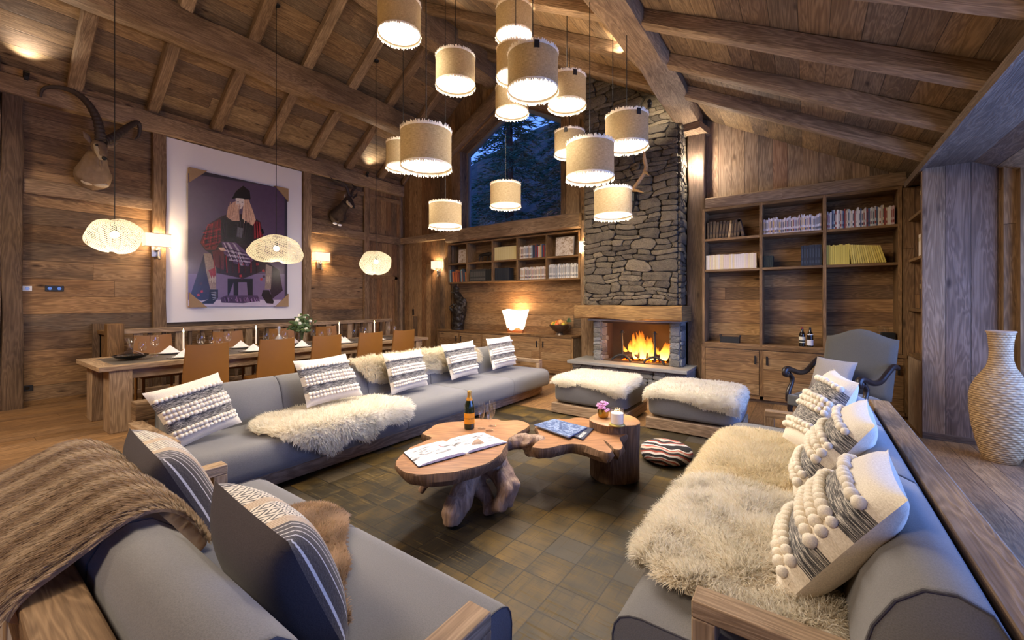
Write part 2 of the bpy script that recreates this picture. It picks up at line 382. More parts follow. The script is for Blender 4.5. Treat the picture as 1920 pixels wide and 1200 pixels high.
b.box((XL, 6.5, 3.24), (XL+.03, YB, 4.37), 2); b.box((XL, 6.48, 0), (XL+.02, YB, 3.06), 2); trim(b, 'wallv')
bm((XL, YB-.04, 3.15), (-7.25, YB-.04, 3.15), .1, .18, jit=.004)             # rail on back wall
b = MB().beam((XL+.02, YB-.03, 0), (XL+.02, YB-.03, 4.4), .1, .1, up=(0, 1, 0), jit=.003); trim(b)
bm((XL+.1, YB-.03, zl(XL)-.06), (-7.6, YB-.03, zl(-7.6)-.06), .06, .14, jit=.003)
LY = [-2.37, -1.45, -.53, .39, 1.31, 2.23, 3.15, 4.07, 4.99, 5.91, 6.83]
dn = Vector((.72, 0, -1)).normalized(); PX = -7.62
for y in LY:
    for x0, x1 in ((XL+.02, PX), (PX, XR+.1)):
        a = Vector((x0, y, zl(x0)))+dn*.07; c = Vector((x1, y, zl(x1)))+dn*.07
        b = MB().beam(a, c, .17, .15, up=(-.72, 0, 1), jit=.004); trim(b)
bm((PX, Y0, zl(PX)-.28), (PX, YB, zl(PX)-.28), .36, .46, jit=.02)            # left purlin
bm((-5.87, Y0, ZR-.36), (-5.87, YB, ZR-.36), .36, .62, jit=.035)              # ridge beam
bm((-1.56, Y0, 4.60), (-1.56, 7.35, 4.60), .38, .44, jit=.02)               # right purlin
b = MB().beam((-1.56, 7.1, 4.33), (-1.5, YB, 4.33), .36, .16, jit=.01); trim(b)
dr = Vector((-.56, 0, -1)).normalized()
for y in [6.23-.93*i for i in range(10)]+[7.16]:
    a = Vector((-1.40, y, zr(-1.40)))+dr*.07; c = Vector((1.15, y, zr(1.15)))+dr*.07
    if y < 7: trim(MB().beam(a, c, .15, .16, up=(.56, 0, 1), jit=.004))
    a = Vector((-5.75, y, zr(-5.75)))+dr*.07; c = Vector((-1.72, y, zr(-1.72)))+dr*.07
    trim(MB().beam(a, c, .15, .16, up=(.56, 0, 1), jit=.004))
bm((-1.5, 7.44, 0), (-1.5, 7.44, 4.3), .27, .2, 'beamd', jit=.012)          # post right of chimney
bm((-3.83, YB-.02, 2.95), (-3.83, YB-.02, zr(-3.83)), .3, .07, jit=.004)
bm((-3.45, YB-.05, 0), (-3.45, YB-.05, 3.1), .36, .1, jit=.006)
bm((-7.0, YB-.03, 3.2), (-7.0, YB-.03, 5.42), .27, .08, jit=.006)           # post left of window
for q, m_, yy, w_ in ((((-7.35, 5.10), (-5.3, 6.28)), 'beam', YB-.10, .2), (((-7.2, 5.02), (-5.4, 6.02)), 'shelf', YB-.04, .10)):
    (x0, z0), (x1, z1) = q; trim(MB().beam((x0, yy, z0), (x1, yy, z1), .2 if w_ > .15 else .1, .36 if w_ > .15 else .12, jit=.01), m_)
trim(MB().beam((-5.45, YB-.06, 6.16), (-3.3, YB-.06, 5.07), .1, .22, jit=.006), 'beam')
bm((-7.2, YB-.10, 3.1), (-3.62, YB-.10, 3.1), .24, .3, jit=.006)            # sill beam
bm((-1.33, YB-.18, 3.07), (1.03, YB-.18, 3.07), .3, .19, jit=.004)          # beam above the bookcase
# baseboard
b = MB(); b.box((XL, Y0, 0), (XL+.02, 6.4, .08), 1); struct(b.build('baseboard_left', M['shelf']))
b = MB(); b.box((1.04, 6.355, 0), (1.62, 6.37, .07), 0); struct(b.build('baseboard_right', M['beamd']))
# door in the left wall corner
b = MB(); b.box((XL+.02, 6.52, .02), (XL+.05, 7.3, 2.1), 2); d = b.build('door_1', M['wallv']); struct(d)
h = MB().ball((XL+.09, 6.57, 2.2), .03).build('door_handle', M['black'], d)
b = MB(); b.box((XL+.02, 7.3, 0), (XL+.07, 7.38, 2.2), 2); b.box((XL+.02, 6.5, 2.1), (XL+.07, 7.38, 2.18), 1); trim(b, 'shelf')
# gable window
wf = MB(); wi = [(x+(.05 if i in (0, 4) else -.05 if i in (1, 2) else 0), z+(.05 if i < 2 else -.07)) for i, (x, z) in enumerate(hole)]
for i in range(5):
    j = (i+1) % 5; vs = []
    for yy in (YB+.22, YB+.29):
        vs += [(hole[i][0], yy, hole[i][1]), (hole[j][0], yy, hole[j][1]), (wi[j][0], yy, wi[j][1]), (wi[i][0], yy, wi[i][1])]
    wf.add(vs, [(0, 1, 2, 3), (7, 6, 5, 4), (0, 4, 5, 1), (3, 2, 6, 7)], [[(0, 0), (2, 0), (2, .1), (0, .1)]]*4)
wfo = wf.build('window_1', plain('window_frame_grey', '6a7484', .5), smooth=False); struct(wfo)
b = MB(); b.prism([(p[0], p[1]) for p in hole], YB+.25, YB+.256, axis=1); b.build('pane', M['pane'], wfo, smooth=False)
# side window (right)
WR = 1.75
b = MB(); b.box((WR-.04, -2.6, 0), (WR+.04, 6.3, .10), 1); b.box((WR-.04, -2.6, 2.9), (WR+.04, 6.3, 3.), 1)
for y in (-2.6, .3, 3.3, 6.2): b.box((WR-.045, y, 0), (WR+.045, y+.1, 3.), 2)
wf2 = b.build('window_2', M['shelf'], smooth=False); struct(wf2)
b = MB(); b.box((WR, -2.55, .1), (WR+.006, 6.25, 2.9)); b.build('pane', M['pane'], wf2, smooth=False)
# ------------------------------------------------------------------ chimney and fireplace
def stone_mat(name, tones):
    t = NT(name); at_ = t.n('Attribute', out=2, attribute_name='tone'); co = t.n('TexCoord', out=3)
    n1 = t.noise(co, 9., 6., .65); n2 = t.noise(co, 60., 4., .6)
    c = t.ramp(t.ma('ADD', t.ma('MULTIPLY', at_, .7), t.ma('MULTIPLY', n1, .35)), g3(*tones))
    c = t.mix(.5, c, t.ramp(n2, [(.3, (.5, .5, .5, 1)), (.7, (1.15, 1.15, 1.15, 1))]), 'MULTIPLY')
    t.p('Base Color', c); t.p('Roughness', .85); t.p('Specular IOR Level', .2); t.bump(t.ma('ADD', n1, t.ma('MULTIPLY', n2, .4)), 1., .05)
    return t.mat
M['stone'] = stone_mat('chimney_stone', ['5e5244', '6e614f', '84745c', '52483c', '766852', '665a4a'])
M['stoneg'] = stone_mat('grey_stone', ['6e6c68', '84827c', '95928a', '605e5c', '7c7668', '8a867e'])
M['slab'] = plain('hearth_slab', '85827c', .55, noise=.18, nscale=14., bump=.15)
M['mortar'] = plain('dark_mortar', '40382e', .95)  # even dark mortar colour for the cores behind the stones
def masonry(mb, o, ex, ey, W, H, hs=(.07, .19), ws=(.12, .42), d=.05, seed=1, wv=1.):
    """irregular stones covering W x H from corner o; returns tone per face"""
    r = random.Random(seed); o, ex, ey = Vector(o), Vector(ex), Vector(ey); nz = ex.cross(ey); tones = []
    def stone(x, y, w_, h_):
        t = r.random(); g = .0025; n = 18; cx, cy = x+w_/2, y+h_/2; pts = []
        sk = r.uniform(-.08, .08)*h_; pw = r.uniform(6, 16)
        for k in range(n):
            q = 2*math.pi*k/n+.2; c_, s_ = math.cos(q), math.sin(q)
            m = (abs(c_)**pw+abs(s_)**pw)**(-1/pw); m *= 1+r.uniform(-.075, .005)
            pts.append((cx+(w_/2-g)*c_*m, cy+(h_/2-g)*s_*m+sk*c_))
        dd = d*r.uniform(.6, 1.2); tx, ty = r.uniform(-.12, .12), r.uniform(-.12, .12); rings = []
        for sc_, z in ((1., 0), (1., .80), (.975, .95), (.92, 1.)):
            rings.append([o+ex*(cx+(p[0]-cx)*sc_)+ey*(cy+(p[1]-cy)*sc_)+nz*(dd*z*(1+(tx*(p[0]-cx)/w_+ty*(p[1]-cy)/h_)*2) if z else 0) for p in pts])
        def wp(p):
            q = p-o; x_, y_ = q.dot(ex), q.dot(ey); e_ = max(0, min(1, min(y_, H-y_)*8)); ed_ = max(0, min(1, min(x_, W-x_)*8))
            y2 = wv*e_*(.018*math.sin(x_*4.3+y_*2.1+seed)+.014*math.sin(x_*9.7-y_*5.+seed)); x2 = wv*ed_*(.03*math.sin(y_*13.+x_*3.+seed)+.02*math.sin(y_*29.+x_*7.))
            p = p+ey*y2+ex*x2; return Vector((p.x, p.y, min(p.z, zr(p.x)-.01)))
        rings = [[wp(p) for p in q] for q in rings]
        if o.z+cy > zr((o+ex*cx).x)+.05: return
        vs = [p for q in rings for p in q]+[wp(o+ex*cx+ey*cy+nz*dd*1.02)]
        fs = [(i*n+k, i*n+(k+1) % n, (i+1)*n+(k+1) % n, (i+1)*n+k) for i in range(3) for k in range(n)]+[(3*n+k, 3*n+(k+1) % n, 4*n) for k in range(n)]
        mb.add(vs, fs); tones.extend([t]*len(fs))
    y = 0
    while y < H-.03:
        h_ = min(r.uniform(*hs), H-y)
        if H-y-h_ < .05: h_ = H-y
        x = 0
        while x < W-.01:
            w_ = min(r.uniform(*ws)*(.6+h_*3), W-x)
            if W-x-w_ < .08: w_ = W-x
            if h_ > .13 and r.random() < .6:
                k = r.uniform(.35, .65); stone(x, y, w_, h_*k)
                if w_ > .25 and r.random() < .5: q = r.uniform(.4, .6); stone(x, y+h_*k, w_*q, h_*(1-k)); stone(x+w_*q, y+h_*k, w_*(1-q), h_*(1-k))
                else: stone(x, y+h_*k, w_, h_*(1-k))
            else: stone(x, y, w_, h_)
            x += w_
        y += h_
    return tones
def stone_build(mb, tones, name, mat, parent):
    o = mb.build(name, mat, parent, ang=50); me = o.data
    a = me.attributes.new('tone', 'FLOAT', 'FACE'); a.data.foreach_set('value', tones); return o
fp = thing('fireplace', 'stone fireplace with tall chimney breast, thick timber mantel and raised grey hearth', 'fireplace', (-2.5, 7.2, 0))
CX0, CX1, CY = -3.32, -1.69, 7.02
b = MB(); tn_ = masonry(b, (CX0, CY, 1.44), (1, 0, 0), (0, 0, 1), CX1-CX0, 4.28, seed=3, hs=(.06, .22), ws=(.14, .5), d=.05)
tn_ += masonry(b, (CX1, CY-.02, 1.44), (0, 1, 0), (0, 0, 1), YB-CY, 3.4, seed=5, d=.045)
tn_ += masonry(b, (CX0, YB, 1.44), (0, -1, 0), (0, 0, 1), YB-CY, 4.2, seed=6, d=.045)
stone_build(b, tn_, 'chimney_breast', M['stone'], fp)
b = MB(); b.add([(CX0+.01, CY+.005, 1.3), (CX1-.005, CY+.005, 1.3), (CX1-.005, YB, 1.3), (CX0+.01, YB, 1.3)]+[(CX0+.01, CY+.005, zr(CX0)), (CX1-.005, CY+.005, zr(CX1)), (CX1-.005, YB, zr(CX1)), (CX0+.01, YB, zr(CX0))], [(0, 1, 5, 4), (1, 2, 6, 5), (3, 0, 4, 7), (0, 3, 2, 1)])
b.build('chimney_core', M['mortar'], fp, smooth=False)
b = MB(); b.beam((-3.40, 7.03, 1.32), (-1.56, 7.03, 1.32), .66, .235, jit=.016, seg=.12)
b.build('mantel', M['mantel'], fp)
b = MB(); b.box((-3.2, 6.85, 1.165), (-1.62, 7.5, 1.2)); b.build('lintel_slab', M['slab'], fp, bevel=.006)
b = MB(); pts = [(-3.52, 6.67), (-1.47, 6.63), (-1.47, YB), (-3.0, YB), (-3.52, YB)]
b.prism(pts, .40, .455); b.build('hearth_slab', M['slab'], fp, bevel=.008)
b = MB(); tn_ = masonry(b, (-3.45, 6.76, 0), (1, 0, 0), (0, 0, 1), 1.93, .4, seed=8, d=.04)
tn_ += masonry(b, (-1.52, 6.73, 0), (0, 1, 0), (0, 0, 1), .82, .4, seed=9, d=.03)
stone_build(b, tn_, 'hearth_base', M['stoneg'], fp)
b = MB(); b.box((-3.44, 6.765, 0), (-1.53, YB, .4)); b.build('hearth_core', M['mortar'], fp)
for i, (x0, x1) in enumerate(((-3.13, -2.99), (-1.80, -1.65))):
    b = MB(); tn_ = masonry(b, (x0, 6.96, .455), (1, 0, 0), (0, 0, 1), x1-x0, .71, hs=(.09, .17), ws=(.3, .5), seed=20+i, d=.03)
    tn_ += masonry(b, (x1, 6.96, .455), (0, 1, 0), (0, 0, 1), .3, .71, hs=(.09, .17), ws=(.3, .5), seed=22+i, d=.02)
    tn_ += masonry(b, (x0, 7.26, .455), (0, -1, 0), (0, 0, 1), .3, .71, hs=(.09, .17), ws=(.3, .5), seed=24+i, d=.02)
    b.box((x0+.003, 6.963, .455), (x1-.003, 7.5, 1.165)); tn_ += [.2]*6
    stone_build(b, tn_, 'stone_pier', M['stoneg'], fp)
M['fire_brick'] = plain('fire_lining', '4c3a2a', .8, noise=.3, nscale=8.)
b = MB(); b.box((-2.99, 7.44, .455), (-1.80, 7.47, 1.165)); b.box((-3.0, 7.2, .455), (-2.97, 7.47, 1.165)); b.box((-1.82, 7.2, .455), (-1.79, 7.47, 1.165)); b.box((-3.0, 6.98, 1.13), (-1.79, 7.5, 1.165)); b.box((-2.98, 7.0, .456), (-1.82, 7.45, .468))
b.build('firebox', M['fire_brick'], fp, smooth=False)
# logs, andirons, flames
M['log'] = plain('charred_log', '3a241a', .9, noise=.5, nscale=25., bump=.6)
M['ember'] = plain('ember', 'ff6a10', .9, emit='ff5a08', es=3.)
for i, (a, c, r_, l_) in enumerate((((-2.68, 7.25, .56), (-2.0, 7.3, .57), .055, 'split log lying at the back of the fire'), ((-2.42, 7.12, .54), (-2.28, 7.33, .80), .05, 'charred log leaning upright in the flames'), ((-2.2, 7.15, .55), (-1.92, 7.25, .60), .045, 'burning log at the right side of the fire'), ((-2.6, 7.14, .53), (-2.3, 7.2, .58), .045, 'glowing log at the left front of the fire'))):
    a, c = Vector(a), Vector(c); b = MB(); n = 7
    b.tube([a.lerp(c, k/n)+Vector((0, R.uniform(-.006, .006), R.uniform(-.006, .006))) for k in range(n+1)], [r_*R.uniform(.9, 1.08) for k in range(n+1)], 9)
    o = b.build('fire_log', M['log']); tag(o, l_, 'log', 'logs in the fireplace')
b = MB()
for k in range(26): b.ball((R.uniform(-2.65, -1.95), R.uniform(7.08, 7.36), .475+R.uniform(0, .02)), R.uniform(.012, .026), 6, 4)
tag(b.build('glowing_embers', M['ember']), 'orange embers glowing under the burning logs', 'embers', kind='stuff')
for x, l_ in ((-2.63, 'black iron firedog left of the flames'), (-2.07, 'black iron firedog right of the flames')):
    f_ = thing('andiron', l_, 'firedog', (x, 7.05, .468), 'pair of iron firedogs')
    MB().tube([(x, 7.03, .50), (x+.005, 7.03, .7), (x-.005, 7.03, .97)], [.022, .017, .015], 8).ball((x, 7.03, .985), .026).box((x-.035, 7.0, .96), (x+.035, 7.06, .972)).build('post', M['blackm'], f_)
    MB().tube([(x-.17, 6.98, .48), (x-.13, 6.99, .53), (x-.06, 7.01, .57), (x, 7.03, .58), (x+.06, 7.01, .57), (x+.13, 6.99, .53), (x+.17, 6.98, .48)], .02, 8).build('foot', M['blackm'], f_)
    MB().tube([(x, 7.04, .52), (x, 7.2, .51), (x, 7.38, .5), (x, 7.39, .475)], .013, 6).build('log_rest', M['blackm'], f_)
t = NT('flame'); t.t.nodes.remove(t.b); uv = t.n('UVMap'); s = t.n('SeparateXYZ', uv)
lw = t.n('LayerWeight', .5, out=1)
cc = t.ramp(s, [(0., (1, .62, .16, 1)), (.45, (1, .42, .05, 1)), (1., (.9, .16, .01, 1))])
em = t.n('Emission', cc, t.ma('MULTIPLY', t.ma('SUBTRACT', 1.15, s), 3.4)); tr = t.n('BsdfTransparent', (1, 1, 1, 1))
fac = t.ramp(t.ma('ADD', t.ma('MULTIPLY', lw, .75), t.ma('MULTIPLY', s, .5)), [(.2, (.1, .1, .1, 1)), (.85, (.97,)*3+(1,))])
mx = t.n('MixShader', fac, em, tr); t.t.links.new(mx, t.out.inputs[0]); M['flame'] = t.mat
b = MB()
for k in range(48):
    x0 = R.gauss(-2.32, .12); y0 = R.uniform(7.13, 7.32); hh = max(.12, (.47-abs(x0+2.36)*.75)*R.uniform(.6, 1.08)); r0 = R.uniform(.03, .06); ph = R.uniform(0, 6); n = 9
    if k % 6 == 5: x0 = R.uniform(-2.02, -1.92); hh = .3; y0 = 7.2
    cs = [(x0+.03*math.sin(ph+i*.8)*i/n+(x0+2.3)*.25*i/n, y0+.02*math.cos(ph+i)*i/n, .52+hh*i/n) for i in range(n+1)]
    rs = [r0*(.55+1.2*(i/n))*(1-(i/n)**1.6)**.8+.0008 for i in range(n+1)]
    o = len(b.uv); b.tube(cs, rs, 8, cap=False)
    for q in range(o, len(b.uv)):
        i = (q-o)//8; b.uv[q] = [(i/n, 0), (i/n, 0), ((i+1)/n, 0), ((i+1)/n, 0)]
o = b.build('fire_flames', M['flame']); tag(o, 'orange and yellow flames rising from the logs in the fireplace', 'fire', kind='stuff')
light('fire_glow', 'POINT', (-2.33, 7.05, .8), 20, (1, .45, .12), .12)
# antler and chain on the chimney
M['antler'] = plain('antler_bone', 'a9855a', .6, noise=.2, nscale=30.)
a_ = thing('antler_light', 'branching antler wall bracket mounted on the chimney stones', 'antler', at(1185, 370, Y=6.9))
q = lambda u, v, Y=6.78: at(u, v, Y=Y)
MB().tube([q(1186, 356, 6.9), q(1196, 343), q(1205, 330), q(1210, 321), q(1212, 312, 6.7), q(1208, 297, 6.66), q(1208, 278, 6.6)], [.035, .032, .03, .035, .033, .028, .006], 8).tube([q(1186, 356, 6.9), q(1197, 358, 6.7), q(1207, 361, 6.62)], [.03, .02, .005], 7).tube([q(1210, 322), q(1217, 329, 6.68)], [.03, .006], 7).build('antler', M['antler'], a_)
MB().tube([q(1192, 362, 6.95), q(1190, 378, 6.85), q(1186, 398, 6.93)], [.03, .018, .012], 7).box(q(1184, 360, 6.96), q(1196, 376, 6.93)).build('bracket', M['black'], a_)
ch = MB()
for k in range(26):
    z = 4.3-k*.05; c = Vector((-1.62+.01*math.sin(k), 6.98, z)); m_ = []
    for j in range(9):
        a = 2*math.pi*j/8; m_.append(c+Vector((math.cos(a)*.013*(k % 2), math.cos(a)*.013*(1-k % 2), math.sin(a)*.032)))
    ch.tube(m_, .0055, 5, cap=False)
tag(ch.build('iron_chain', plain('steel_chain', '6a6560', .4, metal=.9)), 'iron chain hanging down the right corner of the chimney', 'chain')
# ------------------------------------------------------------------ fabric, fur
def fabric(name, col, var=.12, sc_=700., bump=.25, sheen=.25):
    t = NT(name); co = t.n('TexCoord', out=3); c = lin(col)
    n1 = t.noise(co, 260., 3., .7); n2 = t.noise(co, 3., 3., .5)
    f = t.ma('ADD', t.ma('MULTIPLY', n1, .8), t.ma('MULTIPLY', n2, .2))
    t.p('Base Color', t.ramp(f, [(.3, tuple(x*(1-var*2) for x in c[:3])+(1,)), (.5, c), (.72, tuple(min(1, x*(1+var*2)) for x in c[:3])+(1,))]))
    t.p('Roughness', .95); t.p('Specular IOR Level', .1); t.p('Sheen Weight', sheen); t.bump(n1, bump, .004); return t.mat
M['grey'] = fabric('grey_wool', '6d6b6b'); M['greyd'] = fabric('charcoal_upholstery', '565450'); M['greyl'] = fabric('light_grey_linen', '98908a')
def furmat(name, sheen=.4):
    t = NT(name); c = t.n('Attribute', attribute_name='col', out=0); t.p('Base Color', c); t.p('Roughness', .9); t.p('Specular IOR Level', .1); t.p('Sheen Weight', sheen); tl = t.n('BsdfTranslucent', c); mx = t.n('MixShader', .5, t.b.outputs[0], tl); t.t.links.new(mx, t.out.inputs[0]); return t.mat
M['fur'] = furmat('wool_pile')
def inside(poly, x, y):
    r = False; n = len(poly)
    for i in range(n):
        x0, y0 = poly[i]; x1, y1 = poly[(i+1) % n]
        if (y0 > y) != (y1 > y) and x < (x1-x0)*(y-y0)/(y1-y0)+x0: r = not r
    return r
def smooth_poly(poly, it=2, amp=0., seed=1):
    r = random.Random(seed)
    for _ in range(it):
        q = []
        for i in range(len(poly)):
            a, c = poly[i], poly[(i+1) % len(poly)]
            q += [(a[0]*.75+c[0]*.25+r.uniform(-amp, amp), a[1]*.75+c[1]*.25+r.uniform(-amp, amp)), (a[0]*.25+c[0]*.75+r.uniform(-amp, amp), a[1]*.25+c[1]*.75+r.uniform(-amp, amp))]
        poly = q; amp *= .6
    return poly
def pelt(name, label, outline, fn, n, ln=.05, wd=.004, col=('efe6d4', 'd8c6a4'), base='f0e7d4', thick=.02, lean=.7, grav=.5, group=None, cat='sheepskin', tint=None, seed=1, res=34, ridge=None, curl=.35, comb=None, parts=True, clump=.35):
    """outline in (s,t); fn(s,t)->(point, normal, ds, dt)"""
    r = np.random.default_rng(seed); S = [p[0] for p in outline]; T = [p[1] for p in outline]
    s0, s1, t0, t1 = min(S), max(S), min(T), max(T); cs, ct = sum(S)/len(S), sum(T)/len(T)
    mb = MB(); idx = {}
    hs, ht = (s1-s0)/res, (t1-t0)/res
    def TH(s, t):
        q = thick*(1+(ridge(s, t) if ridge else 0)); h = .035; k = sum(inside(outline, s+a*h, t+c*h) for a, c in ((1, 0), (-1, 0), (0, 1), (0, -1), (.7, .7), (-.7, .7), (.7, -.7), (-.7, -.7)))
        return q*(.15+.85*k/8)
    def vtx(i, j):
        if (i, j) not in idx:
            s, t = s0+i*hs, t0+j*ht; p, nn, a, c = fn(s, t); idx[(i, j)] = len(mb.v)
            mb.v.append(p+nn*TH(s, t))
        return idx[(i, j)]
    for i in range(res):
        for j in range(res):
            if inside(outline, s0+(i+.5)*hs, t0+(j+.5)*ht):
                mb.f.append([vtx(i, j), vtx(i+1, j), vtx(i+1, j+1), vtx(i, j+1)]); mb.uv.append([(0, 0)]*4); mb.m.append(0)
    if not parts: pass
    root = thing(name, label, cat, fn(cs, ct)[0], group)
    def colattr(o, arr):
        a = o.data.color_attributes.new('col', 'FLOAT_COLOR', 'POINT'); a.data.foreach_set('color', arr.astype(np.float32).ravel())
    o = mb.build('hide', M['fur'], root, ang=180); bc = np.tile(np.array(lin(base)), (len(mb.v), 1)); colattr(o, bc)
    # strands
    Cn = np.array([lin(c)[:3] for c in col]); P0 = []; Nn = []; Dd = []; K = []; TT = []
    nb = 0; gx = r.uniform(0, 10, 4)
    while nb < n:
        s, t = r.uniform(s0, s1), r.uniform(t0, t1)
        if not inside(outline, s, t): continue
        p, nn, a, c = fn(s, t); out_ = a*((s-cs)/(s1-s0)*2)+c*((t-ct)/(t1-t0)*2)
        w1 = math.sin(s*17+gx[0]+2*math.sin(t*11+gx[1])); w2 = math.sin(t*19+gx[2]+2*math.sin(s*13+gx[3]))
        d = nn*1.+ (out_ if comb is None else a*comb+out_*.25)*lean + (a*w1+c*w2)*clump+(a*r.normal()+c*r.normal())*curl
        P0.append(p+nn*(TH(s, t)*.9 if comb is None else TH(s, t)+.002)); Nn.append(nn); Dd.append(d.normalized()); TT.append((s, t)); nb += 1
    P0 = np.array(P0); Nn = np.array(Nn); Dd = np.array(Dd); TT = np.array(TT)
    L = ln*r.uniform(.6, 1.25, (n, 1)); side = np.cross(Dd, Nn+r.normal(size=(n, 3))*.45); side /= np.linalg.norm(side, axis=1, keepdims=True); side *= np.where(np.einsum('ij,ij->i', np.cross(side, Dd), Nn) < 0, -1., 1.)[:, None]
    G = np.array([0, 0, -1.]); w2 = wd*r.uniform(.6, 1.3, (n, 1)); crl = r.normal(size=(n, 3))*curl*.35
    A = P0; B = P0+Dd*L*.38; D1 = Dd+G*grav*.5+crl; D1 /= np.linalg.norm(D1, axis=1, keepdims=True); Cc = B+D1*L*.34
    D2 = D1+G*grav*.8-crl*1.5; D2 /= np.linalg.norm(D2, axis=1, keepdims=True); E_ = Cc+D2*L*.3
    # keep strands from diving below the hide
    for Q in (B, Cc, E_):
        dep = np.einsum('ij,ij->i', Q-P0, Nn)[:, None]; Q -= Nn*np.minimum(dep-.002, 0)*.9
    V = np.stack([A-side*w2*.5, A+side*w2*.5, B-side*w2*.55, B+side*w2*.55, Cc-side*w2*.4, Cc+side*w2*.4, E_], 1).reshape(-1, 3)
    base_i = (np.arange(n)*7)[:, None]
    F4 = np.concatenate([base_i+np.array([[0, 1, 3, 2]]), base_i+np.array([[2, 3, 5, 4]])], 0); F3 = base_i+np.array([[4, 5, 6]])
    me = bpy.data.meshes.new('pile'); off = np.array(ORG[root.name]); V -= off
    me.vertices.add(len(V)); me.vertices.foreach_set('co', V.astype(np.float32).ravel())
    loops = np.concatenate([F4.ravel(), F3.ravel()]); me.loops.add(len(loops)); me.loops.foreach_set('vertex_index', loops.astype(np.int32))
    tot = np.concatenate([np.full(len(F4), 4), np.full(len(F3), 3)]); st = np.concatenate([[0], np.cumsum(tot)[:-1]])
    me.polygons.add(len(tot)); me.polygons.foreach_set('loop_start', st.astype(np.int32)); me.polygons.foreach_set('loop_total', tot.astype(np.int32))
    me.polygons.foreach_set('use_smooth', [True]*len(tot)); me.update(calc_edges=True); me.validate()
    NV = Nn*.75+Dd*.35+G*-.15; NV /= np.linalg.norm(NV, axis=1, keepdims=True); NV = np.repeat(NV, 7, 0)
    if len(me.vertices) == len(NV): me.normals_split_custom_set_from_vertices(NV.tolist())
    me.materials.append(M['fur']); po = bpy.data.objects.new('wool_pile' if cat == 'sheepskin' else 'fur_pile', me); COL.objects.link(po); po.parent = root; po['kind'] = 'stuff'
    k = r.uniform(0, 1, (n, 1)); cc = Cn[0]*(1-k)+Cn[1]*k
    if tint is not None: cc = np.array([tint(s, t, c_) for (s, t), c_ in zip(TT, cc)])
    cc = np.repeat(cc, 7, 0)
    cc = np.concatenate([np.clip(cc, 0, 1), np.ones((n*7, 1))], 1); colattr(po, cc)
    return root
def path_fn(path, o, ex, ey, sag=None):
    """path: list of (y,z) in sofa coordinates; s = arc length; t along ex"""
    for _ in range(2):
        q = [path[0]]
        for a, c in zip(path, path[1:]): q += [(a[0]*.75+c[0]*.25, a[1]*.75+c[1]*.25), (a[0]*.25+c[0]*.75, a[1]*.25+c[1]*.75)]
        path = q+[path[-1]]
    L = [0]
    for i in range(1, len(path)): L.append(L[-1]+math.dist(path[i], path[i-1]))
    def fn(s, t):
        s_ = max(0, min(L[-1]-1e-4, s)); i = max(k for k in range(len(L)) if L[k] <= s_); i = min(i, len(path)-2)
        u = (s_-L[i])/(L[i+1]-L[i]); y = path[i][0]*(1-u)+path[i+1][0]*u; z = path[i][1]*(1-u)+path[i+1][1]*u
        dy, dz = path[i+1][0]-path[i][0], path[i+1][1]-path[i][1]; m = math.hypot(dy, dz); dy /= m; dz /= m
        if s > L[-1]: y += dy*(s-L[-1]); z += dz*(s-L[-1])
        p = o+ex*t+ey*y+Vector((0, 0, z)); ds = ey*dy+Vector((0, 0, dz)); nn = ey*(dz)+Vector((0, 0, -dy))
        if (nn.z < -.3): nn = -nn
        return p, nn, ds, ex
    fn.L = L
    return fn
